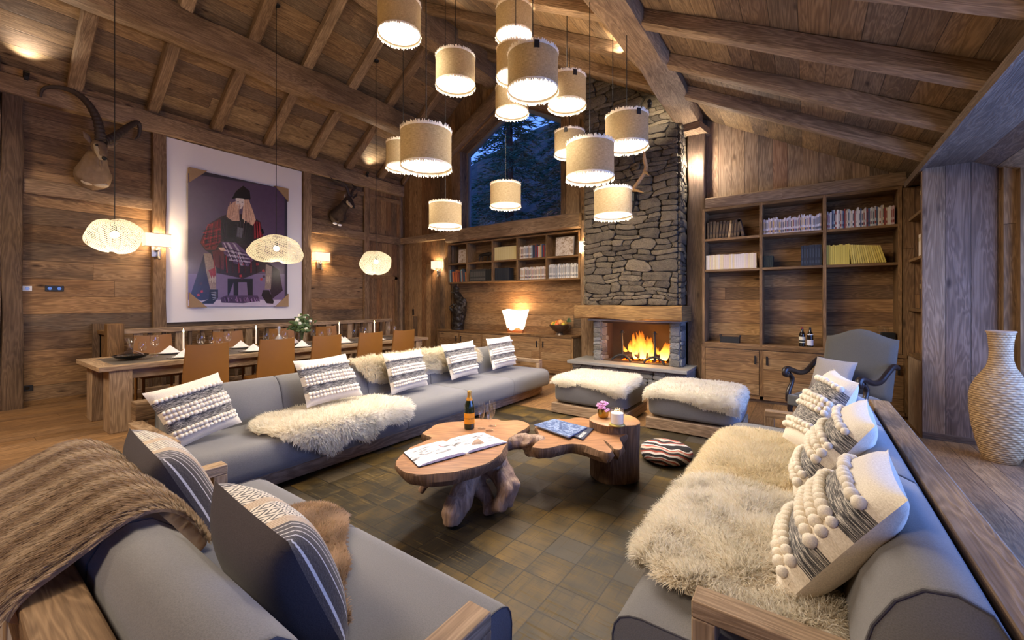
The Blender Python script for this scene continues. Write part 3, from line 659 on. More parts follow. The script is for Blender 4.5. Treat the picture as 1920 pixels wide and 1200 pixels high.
# ------------------------------------------------------------------ sofas
RAILZ = .70
M['piping'] = fabric('grey_piping', '4e4c4e')
def sofa(label, o, ex, ey, segs, arms, rail=None, arm0=.08):
    """o = front corner at floor, ex along the length, ey towards the back"""
    o, ex, ey = Vector(o), Vector(ex), Vector(ey); Z = Vector((0, 0, 1))
    Mx = Matrix((ex, ey, Z)).transposed().to_4x4(); Mx.translation = o
    L = segs[-1]
    rt = thing('sofa', label, 'sofa', o+ex*L/2+ey*.55)
    b = MB(); b.box((.05, .13, .03), (L-.05, 1.0, .165), 0, M=Mx); b.build('base', M['furn'], rt, bevel=.006)
    for i in range(len(segs)-1):
        x0, x1 = segs[i], segs[i+1]
        sp_f = [(.75, .165), (.75, .425), (.10, .427), (.06, .42), (.025, .402), (.006, .372), (-.002, .33), (0, .25), (.008, .205), (.03, .175), (.06, .165)]
        n = len(sp_f); vs = []; fs = []; c0_, c1_ = x0+.002, x1-.002; e0 = .03 if i == 0 else .012; e1 = .03 if i == len(segs)-2 else .012
        for x, k in ((c0_, .99), (c0_+e0*.3, .997), (c0_+e0, 1.), (c1_-e1, 1.), (c1_-e1*.3, .997), (c1_, .99)): vs += [(x, .375+(p[0]-.375)*k, .295+(p[1]-.295)*(k if k == 1 else k-.012)) for p in sp_f]
        for r_ in range(5):
            for k in range(n): fs.append((r_*n+k, r_*n+(k+1) % n, (r_+1)*n+(k+1) % n, (r_+1)*n+k))
        fs += [list(range(n-1, -1, -1)), [5*n+k for k in range(n)]]
        sb = MB().add(vs, fs, M=Mx).build('seat_cushion', M['grey'], rt, ang=60, orient=True)
        for x in ((c0_,) if i == 0 else ())+((c1_,) if i == len(segs)-2 else ()): MB().tube([Mx@Vector((x, .375+(p[0]-.375)*.995, .295+(p[1]-.295)*.985)) for p in sp_f[1:]], .0035, 6).build('piping', M['piping'], sb)
        prof = [(.66, .34), (.665, .50), (.70, .64), (.745, .725), (.80, .775), (.86, .785), (.92, .76), (.955, .70), (.965, .5), (.965, .2), (.7, .2)]
        a0 = x0+(.06 if i == 0 else .002); a1 = x1-(.06 if i == len(segs)-2 else .002); b = MB()
        n = len(prof); vs = []; fs = []
        rings = [(a0, .965), (a0+.005, .985), (a0+.018, 1.), (a1-.018, 1.), (a1-.005, .985), (a1, .965)]
        cy = sum(p[0] for p in prof)/n; cz = sum(p[1] for p in prof)/n
        for x, k in rings: vs += [(x, cy+(p[0]-cy)*k, cz+(p[1]-cz)*k) for p in prof]
        for r_ in range(5):
            for k in range(n): fs.append((r_*n+k, r_*n+(k+1) % n, (r_+1)*n+(k+1) % n, (r_+1)*n+k))
        fs += [list(range(n-1, -1, -1)), [5*n+k for k in range(n)]]
        b.add(vs, fs, M=Mx); br = b.build('backrest', M['grey'], rt, ang=70, orient=True)
        for x in (a0, a1): MB().tube([Mx@Vector((x, cy+(p[0]-cy)*.985, cz+(p[1]-cz)*.985)) for p in prof[:10]], .004, 6).build('piping', M['piping'], br)
    b = MB(); r0, r1 = rail if rail else (0, L)
    b.box((r0, .975, .55), (r1, 1.10, RAILZ), 0, M=Mx); b.build('back_rail', M['rail'], rt, bevel=.008)
    for x in [r0+.04+(r1-r0-.08)*k/3 for k in range(4)]:
        b = MB(); b.box((x-.04, .98, .03), (x+.04, 1.09, .55), 2, M=Mx); b.build('back_post', M['furn'], rt, bevel=.004)
    for x, yf in arms:
        b = MB(); w_ = .045
        b.box((x-w_, yf, .50), (x+w_, .98, .555), 1, M=Mx); b.box((x-w_, yf, .03), (x+w_, yf+.07, .50), 2, M=Mx); b.box((x-w_, .90, .03), (x+w_, .98, .50), 2, M=Mx)
        b.box((x-w_, yf+.07, .03), (x+w_, .9, .16), 1, M=Mx)
        b.build('arm_frame', M['furn'], rt, bevel=.005)
    return rt
SL = ((-3.35, .96, 0), (0, 1, 0), (-1, 0, 0)); SN = ((-2.78, 1.24, 0), (1, 0, 0), (0, -1, 0)); SRr = ((-.56, 1.40, 0), (0, 1, 0), (1, 0, 0))
sofa('long grey sofa with five seat modules running beside the dining table', *SL, [.06, .99, 1.92, 2.87, 3.82, 4.79], [(0, .12), (4.86, .2)])
sofa('grey sofa in the foreground facing the fireplace, brown fur throw over its back', *SN, [.05, .98, 1.90], [(-.02, .22), (1.95, .24)], rail=(-.1, 2.0))
sofa('grey sofa along the window bay with shaggy sheepskins and three cushions', *SRr, [0.0, .95, 1.9, 2.82], [(.05, .26), (2.86, .26)], rail=(-.3, 3.1))
# ------------------------------------------------------------------ ottomans
def ottoman(label, x0, y0, w_, d_):
    rt = thing('ottoman', label, 'ottoman', (x0+w_/2, y0+d_/2, 0), 'grey ottomans in front of the hearth')
    MB().box((x0, y0, .025), (x0+w_, y0+d_-.05, .15), 0).build('base', M['furn'], rt, bevel=.006)
    b = MB()
    def f(a, c): return None
    N = 16; vs = []
    def se(k): return math.copysign(abs(k)**.28, k)
    for i in range(N+1):
        ph = -math.pi/2+math.pi*i/N
        for j in range(40):
            th = 2*math.pi*j/40
            x = se(math.cos(ph))*se(math.cos(th)); y = se(math.cos(ph))*se(math.sin(th)); z = se(math.sin(ph))
            vs.append((x0+w_/2+x*(w_/2+.005), y0+d_/2+y*(d_/2), .305+z*.145+(.012*(1-x*x)*(1-y*y) if z > 0 else 0)))
    fs = [(i*40+j, i*40+(j+1) % 40, (i+1)*40+(j+1) % 40, (i+1)*40+j) for i in range(N) for j in range(40)]
    b.add(vs, fs); b.build('cushion', M['grey'], rt, ang=180); return rt
ottoman('left grey ottoman with a cream sheepskin, in front of the fire', -2.80, 4.86, 1.02, .88)
ottoman('right grey ottoman with a cream sheepskin, nearer the bookcase', -1.55, 4.90, .97, .9)
def flat_fn(z, x0, y0, x1, y1, r=.07):
    def fn(s, t):
        # s -> x, t -> y, rolling over the box edges
        def fold(v, a, b_):
            if v < a: return a, (a-v), -1
            if v > b_: return b_, (v-b_), 1
            return v, 0, 0
        x, dx, sx = fold(s, x0+r, x1-r); y, dy, sy = fold(t, y0+r, y1-r); d = dx+dy
        def roll(d): 
            if d < r*1.57: a = d/r; return r*math.sin(a), r*(1-math.cos(a)), Vector((math.sin(a), 0, math.cos(a)))
            return r, r+(d-r*1.57), Vector((1, 0, 0))
        hx, vx, nx = roll(dx); hy, vy, ny = roll(dy)
        p = Vector((x+sx*hx, y+sy*hy, z-vx-vy)); n = Vector((sx*nx.x if sx else 0, sy*ny.x if sy else 0, min(nx.z if sx else 1, ny.z if sy else 1)))
        n.normalize(); return p, n, Vector((1, 0, -sx*nx.x)).normalized(), Vector((0, 1, -sy*ny.x)).normalized()
    return fn
CR = ('fbf5e8', 'ece0c8')
pelt('sheepskin', 'cream sheepskin draped over the left ottoman', smooth_poly([(-2.83, 4.84), (-2.6, 4.80), (-2.3, 4.86), (-2.0, 4.80), (-1.82, 4.72), (-1.74, 4.9), (-1.76, 5.3), (-1.85, 5.75), (-2.3, 5.72), (-2.75, 5.76), (-2.86, 5.3)], 2, .02), flat_fn(.468, -2.80, 4.86, -1.78, 5.74), 16000, .035, .0045, CR, thick=.03, group='cream sheepskins', seed=2)
pelt('sheepskin', 'cream sheepskin draped over the right ottoman', smooth_poly([(-1.62, 4.80), (-1.35, 4.88), (-1.0, 4.82), (-.72, 4.80), (-.55, 4.74), (-.5, 5.1), (-.6, 5.75), (-1.0, 5.8), (-1.5, 5.75), (-1.64, 5.3)], 2, .02), flat_fn(.468, -1.55, 4.90, -.58, 5.8), 17000, .035, .0045, CR, thick=.03, group='cream sheepskins', seed=3)
v3 = lambda q: Vector(q)
seat = [(.68, .435), (.07, .432), (.03, .422), (-.002, .39), (-.014, .34), (-.014, .2)]
fL = path_fn(seat, *map(v3, SL))
pelt('sheepskin', 'white sheepskin lying over the front edge of the long sofa seat', smooth_poly([(.02, .75), (.0, 1.3), (.12, 1.85), (.45, 2.0), (.80, 1.93), (.74, 1.65), (.86, 1.40), (.80, 1.2), (.92, 1.05), (.74, .80), (.62, .62), (.35, .55)], 2, .02), fL, 30000, .055, .0042, CR, thick=.035, group='cream sheepskins', seed=4, lean=.9)
back = [(.65, .43), (.652, .55), (.685, .66), (.735, .75), (.79, .797), (.86, .805), (.925, .775), (1.0, .74), (1.1, .70), (1.115, .6), (1.12, .3)]
fLb = path_fn(back, *map(v3, SL))
pelt('sheepskin', 'long-haired sheepskin hanging over the backrest of the long sofa', smooth_poly([(.13, 2.02), (.10, 2.5), (.13, 3.0), (.10, 3.5), (.20, 3.85), (.4, 3.9), (.62, 2.9), (.6, 1.85), (.35, 1.80)], 2, .02), fLb, 24000, .08, .0045, ('f2e8d2', 'd9c49a'), group='cream sheepskins', seed=5, grav=.8)
fR = path_fn(seat, *map(v3, SRr))
pelt('sheepskin', 'shaggy cream sheepskin nearest the camera on the window sofa seat', smooth_poly([(.02, .14), (.0, .6), (.02, 1.12), (.3, 1.28), (.60, 1.24), (.80, 1.06), (.88, .80), (.82, .56), (.74, .44), (.66, .30), (.50, .18), (.3, .10)], 2, .025), fR, 85000, .058, .0028, ('faf3e6', 'e6d8bc'), group='cream sheepskins', seed=6, curl=.55, lean=.8, clump=.8, thick=.055, res=48, ridge=lambda s, t: .22*math.sin(s*14+2*math.sin(t*6))*math.sin(t*11))
pelt('sheepskin', 'yellowish sheepskin behind the nearest one on the window sofa', smooth_poly([(.03, 1.25), (.02, 2.0), (.1, 2.35), (.40, 2.45), (.66, 2.38), (.74, 2.0), (.80, 1.6), (.74, 1.22), (.4, 1.15)], 2, .025), fR, 48000, .045, .003, ('f6ead0', 'e6d0a0'), group='cream sheepskins', seed=7, lean=.8, thick=.05, res=44)
fN = path_fn(back, *map(v3, SN)); fNs = path_fn(seat, *map(v3, SN))
LB = lambda h: np.array(lin(h)[:3])
def stripes(s, t, c):
    k = .5+.5*math.sin(t*31+.4*math.sin(s*3)+.8*math.sin(t*9)); k2 = .5+.5*math.sin(t*97+2*math.sin(s*3)); return (LB('9a7e62')*(1-k)+LB('c4ac90')*k)*(.8+.2*k2)*R.uniform(.88, 1.12)
pelt('fur_throw', 'brown striped fur throw hanging over the back corner of the foreground sofa', [(.0, -.09), (.0, 1.03), (1.1, 1.03), (1.1, -.09)], lambda s, t: fN(s, t*(1+.16*max(0, s-.25))+.008*math.sin(s*9)), 90000, .026, .0024, ('9a8062', '7a6248'), base='b09880', cat='throw', tint=stripes, seed=8, comb=1., lean=2.4, curl=.12, grav=.1, group='brown fur throws', thick=.035, clump=.03, res=70, ridge=lambda s, t: .08*math.sin(t*31))
def brown(s, t, c): k = .5+.5*math.sin(t*26+1.5); return (LB('94765a')*(1-k)+LB('bc9a78')*k)*R.uniform(.88, 1.12)
pelt('fur_throw', 'light brown fur throw spread on the foreground sofa seat behind the nearer cushion', smooth_poly([(.74, .80), (.55, 1.06), (.38, 1.34), (.20, 1.62), (.02, 1.60), (.02, 1.2), (.30, .80), (.46, .58), (.62, .66)], 1, .015), fNs, 40000, .022, .0026, ('b08e6c', '8a6a50'), base='80644c', cat='throw', tint=brown, seed=9, lean=.35, curl=.25, group='brown fur throws')
# ------------------------------------------------------------------ rug
t = NT('tiled_rug'); co = t.n('TexCoord', out=3); s = t.n('SeparateXYZ', co); X, Y = s, s.node.outputs[1]; T_ = .213
ix = t.ma('FLOOR', t.ma('DIVIDE', X, T_)); iy = t.ma('FLOOR', t.ma('DIVIDE', Y, T_))
rn = t.n('TexWhiteNoise', t.xyz(ix, iy, 0.), noise_dimensions='2D'); rn2 = t.n('TexWhiteNoise', t.xyz(ix, iy, 5.), noise_dimensions='3D')
big = t.noise(t.n('VectorMath', co, t.xyz(t.ma('MULTIPLY', rn, .5), t.ma('MULTIPLY', rn2, .5), 0.), operation='ADD'), 1.3, 4., .6)
sx = t.noise(t.xyz(t.ma('MULTIPLY', X, 2.5), t.ma('MULTIPLY', Y, 90.), t.ma('MULTIPLY', rn, 40.)), 1., 3., .7)
sy = t.noise(t.xyz(t.ma('MULTIPLY', X, 90.), t.ma('MULTIPLY', Y, 2.5), t.ma('MULTIPLY', rn2, 40.)), 1., 3., .7)
sc2 = t.ma('MAXIMUM', t.ramp(sx, [(.56, (0, 0, 0, 1)), (.66, (1, 1, 1, 1))]), t.ramp(sy, [(.60, (0, 0, 0, 1)), (.68, (1, 1, 1, 1))]))
c = t.ramp(t.ma('ADD', t.ma('MULTIPLY', big, .9), t.ma('MULTIPLY', rn, .10)), [(.33, lin('241f18')), (.47, lin('30291c')), (.57, lin('4e3e20')), (.72, lin('745a28'))])
c = t.mix(t.ma('MULTIPLY', sc2, .4), c, lin('75623a'))
dk = t.ma('MAXIMUM', t.ramp(sx, [(.36, (1, 1, 1, 1)), (.44, (0, 0, 0, 1))]), t.ramp(sy, [(.34, (1, 1, 1, 1)), (.42, (0, 0, 0, 1))]))
c = t.mix(t.ma('MULTIPLY', dk, .5), c, lin('1e1a16'))
pl = t.ma('GREATER_THAN', rn2, .82); c = t.mix(t.ma('MULTIPLY', pl, .7), c, lin('423c34'))
fx = t.ma('FRACT', t.ma('DIVIDE', X, T_)); fy = t.ma('FRACT', t.ma('DIVIDE', Y, T_))
e = t.ma('MINIMUM', t.ma('MINIMUM', fx, t.ma('SUBTRACT', 1., fx)), t.ma('MINIMUM', fy, t.ma('SUBTRACT', 1., fy)))
ln = t.ramp(e, [(0., (0, 0, 0, 1)), (.025, (1, 1, 1, 1))]); c = t.mix(t.ma('SUBTRACT', 1., ln), c, lin('1c1814'))
t.p('Base Color', c); t.p('Roughness', t.ma('ADD', .46, t.ma('MULTIPLY', sc2, .3))); t.p('Specular IOR Level', .22); t.bump(t.ma('ADD', ln, t.ma('MULTIPLY', sc2, .3)), .12, .003)
b = MB(); b.box((-3.75, .75, .001), (.7, 4.95, .014))
tag(b.build('patchwork_rug', t.mat, bevel=.004), 'dark olive patchwork leather rug of square tiles under the coffee table', 'rug')
# ------------------------------------------------------------------ root coffee table
M['slice'] = wood('root_slice', ['ae7a50', 'b8855a', '9c6a44'], rough=.35, spec=.5, bump=.12, knots=.3, dark=.2)
M['bark'] = wood('root_bark', ['94745a', 'a07e5e', '846850'], rough=.7, bump=1., knots=.2)
t = NT('root_wood'); co = t.n('TexCoord', out=3); s = t.n('SeparateXYZ', co)
n1 = t.noise(t.xyz(t.ma('MULTIPLY', s, 22.), t.ma('MULTIPLY', s.node.outputs[1], 22.), t.ma('MULTIPLY', s.node.outputs[2], 4.)), 1., 5., .65, .8); n2 = t.noise(co, 5., 3.)
c = t.ramp(n1, [(.3, lin('5a4232')), (.5, lin('9c7c62')), (.7, lin('c4a488'))]); c = t.mix(n2, c, t.mix(.5, c, lin('8a7468'))); t.p('Base Color', c); t.p('Roughness', .6); t.bump(n1, 1., .015); M['root'] = t.mat
tb = thing('coffee_table', 'low coffee table of organic teak root slabs on a gnarled root and a stump', 'coffee table', (-1.8, 2.5, 0))
def slab(name, px, z, th, shrink=.9, seed=1):
    w_ = [at(u, v, Z=z) for u, v in px]; pts = [(p.x, p.y) for p in w_]; pts = smooth_poly(pts, 1, .004, seed)
    cx = sum(p[0] for p in pts)/len(pts); cy = sum(p[1] for p in pts)/len(pts); n = len(pts); r = random.Random(seed)
    if sum(pts[i][0]*pts[(i+1) % n][1]-pts[(i+1) % n][0]*pts[i][1] for i in range(n)) < 0: pts = pts[::-1]
    b = MB(); rings = []
    js = [r.uniform(-.012, .012) for _ in range(n)]
    for zz, off in ((z, 0), (z-.008, .006), (z-th*.5, .012), (z-th, -.02)):
        ring = []
        for i in range(n):
            a, c_ = pts[i-1], pts[(i+1) % n]; tx, ty = c_[0]-a[0], c_[1]-a[1]; m = math.hypot(tx, ty) or 1
            o_ = off+(js[i]+js[i-1] if zz < z-.01 else 0); ring.append((pts[i][0]+ty/m*o_, pts[i][1]-tx/m*o_, zz))
        rings.append(ring)
    vs = [p for q in rings for p in q]; fs = []; uvs = []; mm = []
    for k in range(3):
        L = 0
        for i in range(n):
            j = (i+1) % n; fs.append((k*n+j, k*n+i, (k+1)*n+i, (k+1)*n+j)); d_ = math.dist(pts[i], pts[j]); uvs.append([(rings[k][0][2], L+d_), (rings[k][0][2], L), (rings[k+1][0][2], L), (rings[k+1][0][2], L+d_)]); L += d_; mm.append(1)
    fs.append(list(range(n))); uvs.append([(p[0]*.9+p[1]*.5, p[1]*.9-p[0]*.5) for p in pts]); mm.append(0)
    fs.append([3*n+i for i in range(n-1, -1, -1)]); uvs.append([(0, 0)]*n); mm.append(1)
    b.add(vs, fs, uvs, mm); return b.build(name, [M['slice'], M['bark']], tb, ang=50)
slab('left_slab', [(740, 869), (757, 885), (776, 889), (794, 890), (836, 887), (870, 881), (903, 872), (922, 864), (938, 852), (944, 840), (950, 831), (953, 822), (962, 817), (975, 809), (988, 802), (994, 796), (982, 790), (967, 787), (944, 790), (930, 785), (915, 787), (893, 784), (871, 790), (843, 791), (816, 796), (806, 804), (790, 812), (800, 816), (813, 821), (795, 828), (772, 837), (766, 843), (756, 850)], .43, .085, seed=4)
slab('right_slab', [(1002, 799), (1011, 811), (1013, 825), (1003, 832), (997, 838), (1012, 841), (1032, 840), (1048, 835), (1061, 833), (1078, 832), (1096, 834), (1119, 843), (1134, 848), (1148, 849), (1146, 842), (1136, 832), (1130, 824), (1135, 826), (1146, 836), (1152, 842), (1163, 843), (1168, 837), (1165, 828), (1160, 821), (1168, 818), (1183, 810), (1165, 806), (1140, 800), (1119, 799), (1112, 790), (1104, 785), (1084, 782), (1061, 787), (1045, 784), (1032, 790), (1012, 793)], .43, .085, seed=9)
def organic(name, tubes, mat, parent, vox=.012, smooth=3, extra=None, disp=.0):
    b = MB()
    for pts, rad in tubes: b.tube(pts, rad, 12)
    if extra: extra(b)
    o = b.build(name, mat, parent, ang=180)
    m = o.modifiers.new('remesh', 'REMESH'); m.mode = 'VOXEL'; m.voxel_size = vox; m.use_smooth_shade = True
    if disp:
        tx = bpy.data.textures.new(name, 'CLOUDS'); tx.noise_scale = .07; d = o.modifiers.new('disp', 'DISPLACE'); d.texture = tx; d.strength = disp; d.mid_level = .5
    s_ = o.modifiers.new('smooth', 'SMOOTH'); s_.iterations = smooth; s_.factor = .6
    return o
V = Vector
organic('root_base', [([(-1.98, 2.28, .37), (-1.95, 2.20, .25), (-1.93, 2.10, .13), (-1.91, 2.03, .04)], [.13, .085, .085, .05]),
    ([(-1.93, 2.05, .2), (-1.92, 2.02, .1), (-1.91, 2.0, .03)], [.05, .075, .055]),
    ([(-2.1, 2.3, .36), (-2.2, 2.26, .28), (-2.32, 2.22, .2), (-2.38, 2.16, .06)], [.08, .05, .045, .03]),
    ([(-2.05, 2.35, .37), (-1.85, 2.42, .3), (-1.74, 2.42, .18), (-1.76, 2.40, .05)], [.12, .1, .085, .06]),
    ([(-1.78, 2.36, .3), (-1.70, 2.33, .2), (-1.74, 2.30, .09), (-1.82, 2.3, .04)], [.05, .06, .055, .04]),
    ([(-1.95, 2.3, .2), (-1.85, 2.32, .08), (-1.8, 2.25, .04)], [.07, .05, .03]), ([(-2.0, 2.3, .34), (-2.1, 2.45, .2), (-2.15, 2.55, .04)], [.1, .07, .05])], M['root'], tb, disp=.03)
organic('root_knot', [([(-1.98, 2.60, .36), (-1.85, 2.74, .40), (-1.70, 2.80, .38), (-1.62, 2.78, .35)], [.05, .06, .065, .05]), ([(-1.8, 2.72, .42), (-1.78, 2.80, .3)], [.05, .06])], M['root'], tb, disp=.04, vox=.01)
b = MB(); sc_ = at(1147, 800, Z=.5); sx_, sy_ = -1.345, 3.40
wob = lambda q, z: 1+.04*math.sin(3*q+1)+.03*math.sin(5*q+2)+.012*math.sin(17*q)
b.lathe([(.19, .016), (.2, .03), (.2, .3), (.205, .44), (.205, .495)], (sx_, sy_, 0), 48, wob=wob, m=1); b.f.pop(); b.uv.pop(); b.m.pop()
b.build('stump_leg', M['bark'], tb)
t = NT('tree_rings'); co = t.n('TexCoord', out=3); s = t.n('SeparateXYZ', co)
dx = t.ma('ADD', s, .455-.0); dy = t.ma('SUBTRACT', s.node.outputs[1], .9); d = t.ma('SQRT', t.ma('ADD', t.ma('MULTIPLY', dx, dx), t.ma('MULTIPLY', dy, dy)))
rg = t.ma('SINE', t.ma('MULTIPLY', t.ma('ADD', d, t.ma('MULTIPLY', t.noise(co, 6., 3.), .03)), 520.))
c = t.mix(t.ma('MULTIPLY', t.ma('ADD', rg, 1.), .22), lin('a87a50'), lin('6a4628')); t.p('Base Color', c); t.p('Roughness', .45); M['rings'] = t.mat
b = MB(); b.lathe([(.206, .49), (.207, .497), (.195, .503), (.0001, .503)], (sx_, sy_, 0), 48, wob=wob); b.build('stump_top', M['rings'], tb)
# things on the coffee table
TZ = .431
def bottle(name, label, cat, loc, prof, mats, parts, group=None):
    r_ = thing(name, label, cat, loc, group); x, y, z = loc
    MB().lathe([(a, h) for a, h in prof], (x, y, z), 24).build('glass_body', mats, r_)
    for nm, pr, mt in parts: MB().lathe(pr, (x, y, z), 24).build(nm, mt, r_)
    return r_
M['dglass'] = plain('dark_green_glass', '10200f', .08, spec=.8); M['dglass2'] = plain('black_wine_glass', '14120f', .08, spec=.8)
M['gold'] = plain('gold_foil', 'c79a4a', .35, metal=.85); M['ylabel'] = plain('yellow_label', 'e59a1e', .6)
t = NT('yellow_label_text'); uv = t.n('UVMap'); s = t.n('SeparateXYZ', uv)
fu = t.ma('FRACT', t.ma('MULTIPLY', s.node.outputs[1], 26.)); band = t.ma('MULTIPLY', t.ma('GREATER_THAN', t.noise(t.xyz(t.ma('MULTIPLY', s.node.outputs[1], 170.), t.ma('MULTIPLY', s, 60.)), 1., 2.), .5), t.ma('LESS_THAN', t.ma('ABSOLUTE', t.ma('SUBTRACT', s, .045)), .006))
c = t.mix(t.ma('MULTIPLY', band, .8), lin('e8981c'), lin('3a2410')); t.p('Base Color', c); t.p('Roughness', .6); M['ylabel'] = t.mat
cb = at(880, 803, Z=TZ)
bottle('champagne_bottle', 'green champagne bottle with yellow label and gold foil neck on the root table', 'bottle', (cb.x, cb.y, TZ), [(.0001, .004), (.043, 0), (.044, .02), (.044, .17), (.040, .20), (.024, .245), (.0165, .27), (.015, .31), (.0001, .312)], M['dglass'],
    [('label', [(.0448, .045), (.0448, .135)], M['ylabel']), ('neck_label', [(.0265, .238), (.0205, .262)], M['ylabel']), ('foil', [(.0225, .252), (.0172, .268), (.0165, .29), (.0175, .298), (.0175, .312), (.014, .318), (.0001, .32)], M['gold'])])
def flute(loc, label):
    r_ = thing('champagne_flute', label, 'glass', loc, 'champagne flutes on the root table'); x, y, z = loc
    MB().lathe([(.006, .075), (.02, .10), (.028, .14), (.030, .18), (.026, .225), (.0252, .225), (.028, .18), (.026, .14), (.018, .104), (.0001, .085)], loc, 20).build('bowl', M['glass'], r_)
    MB().lathe([(.034, .0), (.034, .003), (.006, .008), (.0045, .02), (.0045, .078)], loc, 20).build('stem', M['glass'], r_); return r_
for (u, v), l in (((903, 804), 'champagne flute next to the bottle, leftmost of three'), ((918, 808), 'champagne flute at the front right of the three'), ((923, 799), 'champagne flute at the back right of the three')):
    p = at(u, v, Z=TZ); flute((p.x, p.y, TZ), l)
t = NT('magazine_page'); uv = t.n('UVMap'); s = t.n('SeparateXYZ', uv)
nz = t.noise(t.xyz(t.ma('MULTIPLY', s, 5.), t.ma('MULTIPLY', s.node.outputs[1], 9.)), 1., 6., .7, .5)
c = t.ramp(nz, [(.40, lin('4a4648')), (.46, lin('b8b4b8')), (.52, lin('e8e6ec')), (1., lin('e8e6ec'))])
edge = t.ramp(t.ma('ABSOLUTE', t.ma('SUBTRACT', s.node.outputs[1], .45)), [(.26, (0, 0, 0, 1)), (.36, (1, 1, 1, 1))]); c = t.mix(edge, c, lin('e6e4ea'))
t.p('Base Color', c); t.p('Roughness', .45); M['page'] = t.mat; M['cover'] = plain('blue_cover', '2e3448', .4)
bk = thing('open_book', 'large open picture book on the left root slab', 'book', at(850, 845, Z=TZ))
c0, c1, c2, c3 = [at(u, v, Z=TZ) for u, v in ((757, 850), (785, 877), (951, 831), (907, 813))]
def bkf(h, tk):
    def f(a, c_): 
        p = c0.lerp(c3, a).lerp(c1.lerp(c2, a), c_); k = abs(a-.5)*2; return p+V((0, 0, tk+(h*(1-k)**.5*(k**.25) if h else 0)))
    return f
b = MB(); b.grid(bkf(.028, .008), 24, 6); b.build('pages', M['page'], bk)
b = MB(); b.grid(bkf(0, .001), 12, 2); b.grid(bkf(0, .006), 12, 2); b.build('cover', M['cover'], bk)
b = MB(); b.grid(lambda a, c_: bkf(.028, .008)(a, 1) if c_ > .5 else bkf(0, .006)(a, 1), 24, 1); b.grid(lambda a, c_: bkf(.028, .008)(a, 0) if c_ > .5 else bkf(0, .006)(a, 0), 24, 1); b.build('page_edge', plain('paper_edge', 'd8d4cc', .8), bk)
MB().tube([bkf(.034, .008)(.34, .3), bkf(.034, .008)(.36, .45)], .002, 5).build('page_mark', plain('red_mark', 'b8403a', .6), bk)
def flatbook(name, label, px, z, th, mat, mat2, title=None):
    r_ = thing(name, label, 'book', at(px[0][0], px[0][1], Z=z), 'picture books on the right slab'); P_ = [at(u, v, Z=z+th) for u, v in px]
    lo = [p-V((0, 0, th)) for p in P_]; b = MB()
    b.add(P_+lo, [(0, 1, 2, 3), (7, 6, 5, 4), (0, 4, 5, 1), (1, 5, 6, 2), (2, 6, 7, 3), (3, 7, 4, 0)], [[(0, 0), (0, 1), (1, 1), (1, 0)]]+[[(0, 0)]*4]*5, [0, 0, 1, 1, 1, 1]); o = b.build('cover', [mat, mat2], r_, bevel=.002, orient=True)
    return r_, P_
t = NT('blue_cover_picture'); uv = t.n('UVMap'); nz = t.noise(uv, 6., 6., .7, 1.2)
t.p('Base Color', t.ramp(nz, [(.3, lin('3a4668')), (.5, lin('5c7098')), (.56, lin('98a8c4')), (.62, lin('6078a4'))])); t.p('Roughness', .25); M['bluepic'] = t.mat
r2, P2 = flatbook('picture_book', 'dark blue book with white lettering half under the pale blue one', [(1045, 806), (1093, 823), (1113, 803), (1068, 793)], TZ, .014, M['cover'], M['cover'])
b = MB(); ex = (P2[2]-P2[1]).normalized(); up_ = (P2[0]-P2[1]).normalized(); o_ = P2[1]+up_*.02+ex*.01+V((0, 0, .001))
for k in range(6):
    x = k*.026
    for st in {0: [((0, 0), (0, 1)), ((0, 1), (.7, .3)), ((.7, .3), (.7, 1))], 1: [((0, 0), (0, 1)), ((0, 1), (.6, 1)), ((0, .5), (.6, .5)), ((.6, 1), (.6, 0))], 2: [((0, 1), (.3, 0)), ((.3, 0), (.6, 1))], 3: [((0, 0), (.3, 1)), ((.3, 1), (.6, 0)), ((.1, .4), (.5, .4))], 4: [((0, 0), (0, 1)), ((0, 1), (.6, .8)), ((.6, .8), (0, .5)), ((0, .5), (.6, 0))], 5: [((0, 0), (.6, 0)), ((0, 0), (0, 1)), ((0, 1), (.6, 1)), ((0, .5), (.5, .5))]}[k]:
        b.tube([o_+ex*(x+st[0][0]*.02)+up_*st[0][1]*.032, o_+ex*(x+st[1][0]*.02)+up_*st[1][1]*.032], .0025, 4)
b.build('lettering', plain('white_print', 'e8e6e2', .5), r2)
flatbook('picture_book', 'pale blue picture book lying on top on the right slab', [(1001, 796), (1066, 819), (1101, 801), (1040, 785)], TZ+.015, .012, M['bluepic'], plain('paper_edge2', '707a96', .6))
p = at(1131, 783, Z=.504); pot = thing('flower_pot', 'small gold pot of pink flowers on the stump', 'flowers', p)
MB().lathe([(.03, 0), (.042, .01), (.047, .04), (.045, .075), (.042, .075), (.044, .04), (.0001, .03)], p, 24).build('pot', plain('brass', 'b08c3c', .25, metal=1.), pot)
M['pink'] = plain('pink_petal', 'd9a0d0', .6, sheen=.3); b = MB()
for k in range(26):
    q = V((R.uniform(-.05, .05), R.uniform(-.04, .04), .08+R.uniform(0, .07))); q.z -= abs(q.x)*.5
    for j in range(8): a = R.uniform(0, 6.3); b.ball(p+q+V((math.cos(a)*.008, math.sin(a)*.008, R.uniform(-.006, .006))), .009, 6, 4, sc_=(1, 1, .6))
b.build('blossoms', M['pink'], pot)
p = at(1157, 797, Z=.504); cd = thing('glass_candle', 'white jar candle burning in a glass on a pale coaster', 'candle', p)
MB().lathe([(.0001, 0), (.062, 0), (.064, .006), (.06, .014), (.0001, .014)], p, 32).build('coaster', plain('brass_coaster', 'b8a860', .4, metal=.3), cd)
MB().lathe([(.0001, .015), (.048, .016), (.05, .02), (.05, .10), (.0001, .10)], p, 32).build('wax', plain('white_wax', 'ece2e0', .4, sheen=.1, emit='f2d8c0', es=.12), cd)
